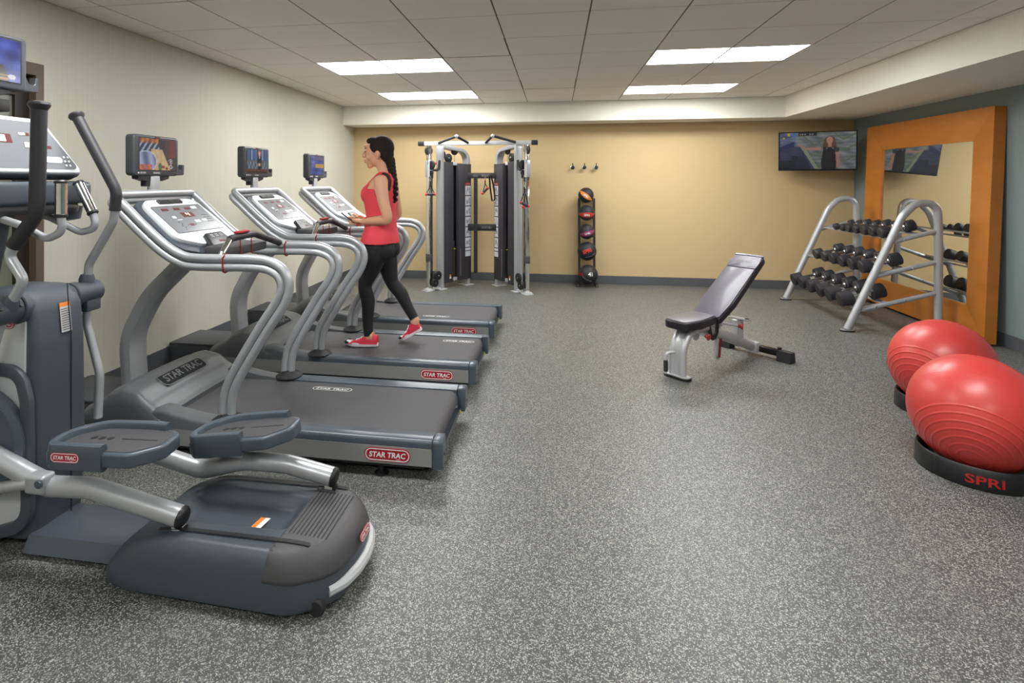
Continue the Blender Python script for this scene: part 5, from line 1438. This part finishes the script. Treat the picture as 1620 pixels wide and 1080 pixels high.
def woman():
    t = thing('person', 'woman in red tank top and black leggings walking on the middle treadmill', 'person', (PX(600), PYC, .195))
    b = B()
    R = [er(PX(600), PYC, PZ(408), .085, .12), er(PX(600), PYC, PZ(402), .112, .155), er(PX(601), PYC, PZ(388), .130, .170), er(PX(602), PYC, PZ(372), .124, .162), er(PX(603), PYC, PZ(352), .108, .135),
         er(PX(603), PYC, PZ(338), .104, .126), er(PX(602), PYC, PZ(322), .112, .134), er(PX(600), PYC, PZ(306), .122, .142), er(PX(603), PYC, PZ(294), .108, .148), er(PX(608), PYC, PZ(285), .085, .150),
         er(PX(610), PYC, PZ(279), .066, .125), er(PX(610), PYC, PZ(275), .055, .085)]
    b.loft(R)
    for s in (-1, 1): b.ell((PX(588.5), PYC + s * .062, PZ(307)), (.060, .060, .070), 16, 10)
    for s in (-1, 1): b.ell((PX(612), PYC + s * .075, PZ(393)), (.080, .080, .085), 16, 10)
    # neck and head
    p, r = smooth_path([(PX(611), PYC, PZ(282)), (PX(608), PYC, PZ(270)), (PX(603), PYC, PZ(255))], [.055, .049, .050], 5); b.tube(p, r, 18)
    hx, hz = PX(601), PZ(240)
    b.ell((hx + .008, PYC, hz + .018), (.097, .072, .096), 24, 16)
    b.ell((hx - .030, PYC, hz - .030), (.062, .057, .090), 20, 14, Matrix.Rotation(.12, 3, 'Y'))
    b.ell((PX(589), PYC, PZ(241)), (.054, .056, .098), 20, 14)      # face
    b.ell((PX(586), PYC, PZ(254)), (.040, .036, .038), 16, 10)      # muzzle
    b.ell((PX(585.5), PYC, PZ(262)), (.024, .028, .022), 14, 10)     # chin
    b.tube([(PX(578.5), PYC, PZ(237)), (PX(576), PYC, PZ(243)), (PX(574.8), PYC, PZ(247.5))], [.010, .012, .0135], 10); b.ell((PX(575.6), PYC, PZ(247.8)), (.014, .015, .010), 12, 8)
    b.ell((PX(578.2), PYC, PZ(253)), (.010, .020, .006), 12, 8); b.ell((PX(578.8), PYC, PZ(256)), (.010, .018, .007), 12, 8)
    b.ell((PX(580), PYC, PZ(230)), (.022, .045, .012), 12, 8)        # brow
    for s in (-1, 1):
        b.ell((PX(602), PYC + s * .072, PZ(244)), (.020, .010, .032), 12, 10)      # ears
        b.ell((PX(586), PYC + s * .040, PZ(249)), (.022, .020, .024), 12, 8)       # cheeks
    # arms: near (left) and far (right), elbows bent, hands in front holding the phone
    arms = {}
    for s, sh, el, wr in ((-1, (PX(612), PYC - .150, PZ(289)), (PX(624), PYC - .185, PZ(343)), (PX(580), PYC - .105, PZ(349))),
                          (1, (PX(611), PYC + .150, PZ(289)), (PX(618), PYC + .190, PZ(340)), (PX(580), PYC + .10, PZ(352)))):
        mid = (V(sh) + V(el)) / 2 + V((-.004, s * .012, 0)); fm = V(el).lerp(V(wr), .3) + V((0, 0, -.004))
        p, r = smooth_path([(sh[0] - .012, sh[1] + s * -.03, sh[2] + .012), sh, mid, el, fm, wr], [.048, .053, .045, .037, .037, .0235], 6)
        b.tube(p, r, 16); b.ell(sh, (.054, .050, .058), 14, 10); b.ell(el, .036, 12, 8)
        palm = V(wr) + V((-.045, -s * .022, .006))
        b.tube([V(wr), palm, palm + V((-.03, -s * .012, .004))], [.022, .032, .026], 14, flat=(.62, 1.1), up=(0, 0, 1)); b.ell(palm + V((-.03, -s * .012, .004)), (.026, .026, .018), 12, 8)
        arms[s] = palm
    # legs: near leg planted in front, far leg pushing off behind
    legs = {}
    for s, hip, kn, an, name in ((-1, (PX(599), PYC - .080, PZ(398)), (PX(583), PYC - .085, PZ(448)), (PX(588), PYC - .075, PZ(529)), 'n'),
                                 (1, (PX(603), PYC + .080, PZ(398)), (PX(615), PYC + .085, PZ(447)), (PX(653), PYC + .075, PZ(507)), 'f')):
        th = V(hip).lerp(V(kn), .4) + V((.002, 0, 0)); cf = V(kn).lerp(V(an), .30) + V((.016, 0, 0)); lo = V(kn).lerp(V(an), .65) + V((.004, 0, 0))
        p, r = smooth_path([(hip[0], hip[1], hip[2] + .06), hip, th, kn, cf, lo, an], [.085, .090, .076, .048, .049, .037, .030], 6)
        b.tube(p, r, 18); b.ell(an, .034, 12, 8); legs[s] = (V(kn), V(an))
    vs, ns, fs = remesh(b, .0065, 4)
    # fingers: four and a thumb on each hand, rooted in the palm and curled round the phone
    fb = B(); fb.add(vs, fs)
    ph = V((PX(556), PYC - .055, PZ(344)))
    for s, palm in arms.items():
        if s < 0:
            base = palm + V((-.045, .010, .002))
            for k in range(4):
                o = base + V((.006 * abs(k - 1), .0, .024 - k * .0165)); tip = ph + V((-.018 + .010 * k, .016, .030 - k * .020))
                q, rr = smooth_path([palm + V((-.02, 0, .018 - k * .012)), o, o + V((-.028, -.010, .0)), o + V((-.038, .022, 0))], [.0095, .0092, .0085, .0070], 5); fb.tube(q, rr, 8); fb.ell(q[-1], .0070, 8, 6)
            q, rr = smooth_path([palm + V((-.004, .0, .022)), palm + V((-.020, .016, .040)), palm + V((-.045, .026, .046))], [.0125, .0105, .0085], 5); fb.tube(q, rr, 8); fb.ell(q[-1], .0085, 8, 6)
        else:
            base = palm + V((-.045, -.010, .002))
            for k in range(4):
                o = base + V((.006 * abs(k - 1), 0, .020 - k * .0165))
                q, rr = smooth_path([palm + V((-.02, 0, .018 - k * .012)), o, o + V((-.020, -.020, -.004)), o + V((-.012, -.038, -.008))], [.0095, .0092, .0085, .0070], 5); fb.tube(q, rr, 8); fb.ell(q[-1], .0070, 8, 6)
            q, rr = smooth_path([palm + V((-.004, 0, .022)), palm + V((-.020, -.018, .038)), palm + V((-.040, -.034, .044))], [.0125, .0105, .0085], 5); fb.tube(q, rr, 8); fb.ell(q[-1], .0085, 8, 6)
    body = obj('body', fb, 'skin', t, sharp=80, recalc=False)
    # eyes, brows, lips
    for s in (-1, 1):
        q = B(); q.ell((PX(580.2), PYC + s * .030, PZ(240)), (.008, .009, .0048), 12, 8); obj('eye', q, 'eye_dark', body)
        q = B(); q.tube([(PX(578.6), PYC + s * .014, PZ(235.4)), (PX(578.9), PYC + s * .030, PZ(234)), (PX(583), PYC + s * .048, PZ(235))], [.002, .003, .002], 6); obj('eyebrow', q, 'hair', body)
        q = B(); q.ell((PX(601.5), PYC + s * .084, PZ(250.5)), .006, 8, 6); obj('earring', q, 'chrome', body)
    q = B(); q.ell((PX(577.6), PYC, PZ(253)), (.0085, .020, .0055), 12, 8); q.ell((PX(578.1), PYC, PZ(256.2)), (.0085, .018, .006), 12, 8); obj('lips', q, 'skin_lip', body)
    # clothing as shells lifted off the body
    def shell(name, m, keepf, lift):
        ok = [keepf(p) for p in vs]
        F = [f for f in fs if all(ok[i] for i in f)]
        used = sorted({i for f in F for i in f}); mp = {i: k for k, i in enumerate(used)}
        q = B(); q.add([vs[i] + ns[i] * (lift(vs[i]) if callable(lift) else lift) for i in used], [tuple(mp[i] for i in f) for f in F])
        o = obj(name, q, m, t, sharp=80, recalc=False)
        so = o.modifiers.new('thickness', 'SOLIDIFY'); so.thickness = .004; so.offset = -1
        return o
    shz = PZ(289)
    def in_arm(p):
        y = abs(p.y - PYC); s = -1 if p.y < PYC else 1
        if p.z < PZ(334) and p.z > PZ(362) and p.x < PX(577): return True      # forearms and hands in front
        a = V((PX(612), PYC + s * .150, shz)); e = V((PX(624 if s < 0 else 618), PYC + s * .187, PZ(342))); w_ = V((PX(580), PYC + s * .10, PZ(350)))
        d = e - a; k = max(0, min(1, (p - a).dot(d) / d.dot(d)))
        if (p - (a + d * k)).length < .062 and y > .118: return True
        d = w_ - e; k = max(0, min(1, (p - e).dot(d) / d.dot(d)))
        l = (p - (e + d * k)).length
        return (l < .046 and y > .137) or (l < .050 and p.x < PX(585.5) and y > .07)
    def top_keep(p):
        if p.z < PZ(383.5) or p.z > PZ(272): return False
        y = abs(p.y - PYC)
        if in_arm(p): return False
        front = p.x < PX(606)
        if p.z > PZ(290): return .045 < y < .112 or (not front and y < .112 and p.z < PZ(281))
        if front and p.z > PZ(297): return y < .128 and not (y < .05)
        return y < (.150 if p.z > PZ(335) else .20)
    shell('tank_top', 'top_red', top_keep, lambda p: .009 + .010 * sstep(PZ(360), PZ(384), p.z))
    for sg in (-1, 1):
        shell('bra_strap', 'legging', lambda p: PZ(302) < p.z < PZ(273) and p.x > PX(609) + (PZ(273) - p.z) * .35 and .078 < (p.y - PYC) * sg < .118 and not in_arm(p), .012)
    def leg_keep(p):
        if p.z > PZ(374): return False
        if p.x < PX(560): return False
        if p.x < PX(620) and p.z < PZ(527): return False
        if p.x >= PX(620) and (p - legs[1][1]).length < .035: return False
        return not (p.z > PZ(380) and abs(p.y - PYC) > .175)
    shell('leggings', 'legging', leg_keep, .005)
    # hair: cap over skull and braid down the back
    q = B(); q.ell((hx + .018, PYC, hz + .030), (.098, .081, .100), 24, 16); q.ell((PX(612), PYC, PZ(244)), (.055, .066, .075), 18, 12); q.ell((PX(590), PYC, PZ(223)), (.050, .058, .034), 18, 12)
    for s in (-1, 1): q.ell((PX(597), PYC + s * .062, PZ(232)), (.045, .020, .042), 14, 10)
    hv, hn, hf = remesh(q, .006, 3)
    # cut the face opening
    okh = [not (p.x < PX(588.5) + (PZ(225) - p.z) * -.05 and p.z < PZ(228)) for p in hv]
    F = [f for f in hf if all(okh[i] for i in f)]; used = sorted({i for f in F for i in f}); mp = {i: k for k, i in enumerate(used)}
    q = B(); q.add([hv[i] for i in used], [tuple(mp[i] for i in f) for f in F]); hair = obj('hair', q, 'hair', t, sharp=80, recalc=False)
    q = B(); br = [(PX(617), PYC - .005, PZ(252)), (PX(620), PYC - .01, PZ(265)), (PX(623), PYC - .015, PZ(280)), (PX(626), PYC - .02, PZ(298)), (PX(627), PYC - .025, PZ(318))]
    p, r = smooth_path(br, [.040, .032, .027, .023, .013], 5)
    for i, (c, rr) in enumerate(zip(p, r)):
        q.ell(c + V((.004 * (1 if i % 2 else -1), .010 * (1 if i % 2 else -1), 0)), (rr * .9, rr, rr * .95), 12, 8)
    obj('braid', q, 'hair', hair)
    # shoes
    def shoe(heel, toe, ank, lift_rot):
        h = V(heel); to = V(toe); d = (to - h); L = d.length; d.normalize(); side = V((0, 1, 0)); up = side.cross(d); up = up if up.z > 0 else -up
        F = lambda a, c, z: h + d * a + side * c + up * z
        ol = fillet([(0, -.022, 0), (0, .022, 0), (L * .30, .034, 0), (L * .68, .046, 0), (L, .018, 0), (L, -.018, 0), (L * .68, -.046, 0), (L * .30, -.034, 0)], [.02, .02, .1, .1, .03, .03, .1, .1], 4, True)
        q = B(); q.prism([(p.x, p.y) for p in ol], lambda a, c, z: F(a, c, z + .016 * max(0, (a - L * .75) / (L * .25)) ** 2), 0, .030, .007, 2); so = obj('shoe_sole', q, 'shoe_white', t)
        rings = []
        for k in range(13):
            f = k / 12; a = L * (.015 + .96 * f)
            wd = .030 + .012 * math.sin(min(1, f / .7) * PI / 2) if f < .75 else .042 * math.sqrt(max(.05, 1 - ((f - .75) / .27) ** 2))
            ht = interp([(0, .085), (.12, .092), (.38, .082), (.6, .050), (.85, .036), (1, .020)], f)
            rings.append([F(a, wd * math.cos(g) * (1 - .25 * max(0, math.sin(g))), .022 + (ht - .022) * max(0, math.sin(g)) ** .8 if math.sin(g) > 0 else .022) for g in [2 * PI * i / 20 for i in range(20)]])
        q = B(); q.loft(rings); up_ = obj('shoe_upper', q, 'shoe_red', t, sharp=60)
        q = B()
        for k in range(4):
            f = .42 + k * .07; a = L * f; z = interp([(0, .085), (.12, .092), (.38, .082), (.6, .050), (.85, .036), (1, .020)], f)
            q.tube([F(a, -.020, z - .004), F(a, 0, z + .003), F(a, .020, z - .004)], .0035, 6)
        obj('laces', q, 'shoe_white', up_)
        q = B(); rg = [F(L * (.86 + .12 * math.cos(g) * .8), .038 * math.sin(g), .030 + .004 * math.cos(g)) for g in [PI * (-.5) + PI * i / 8 for i in range(9)]]; q.tube(rg, .010, 8); obj('toe_cap', q, 'legging', up_)
        q = B(); q.tube([F(L * .14, 0, .075), V(ank)], [.036, .033], 14); obj('ankle', q, 'skin', body)
    shoe((PX(603), PYC - .075, .197), (PX(551), PYC - .085, .197), (PX(588), PYC - .075, PZ(527)), 0)
    shoe((PX(664), PYC + .075, .300), (PX(630), PYC + .085, .196), (PX(653), PYC + .075, PZ(507)), 0)
    # phone
    pt = thing('phone', 'dark mobile phone held up by the walking woman', 'phone', ph)
    q = B(); rt = Matrix.Rotation(math.radians(-55), 3, 'Y') ; q.box(ph + V((0, .0, .004)), (.012, .075, .135), rt, .004, 2); case = obj('case', q, 'phone', pt)
    q = B(); q.box(ph + V((0, 0, .004)) + rt @ V((.0065, 0, 0)), (.001, .066, .122), rt); obj('phone_screen', q, 'display', pt)
woman()
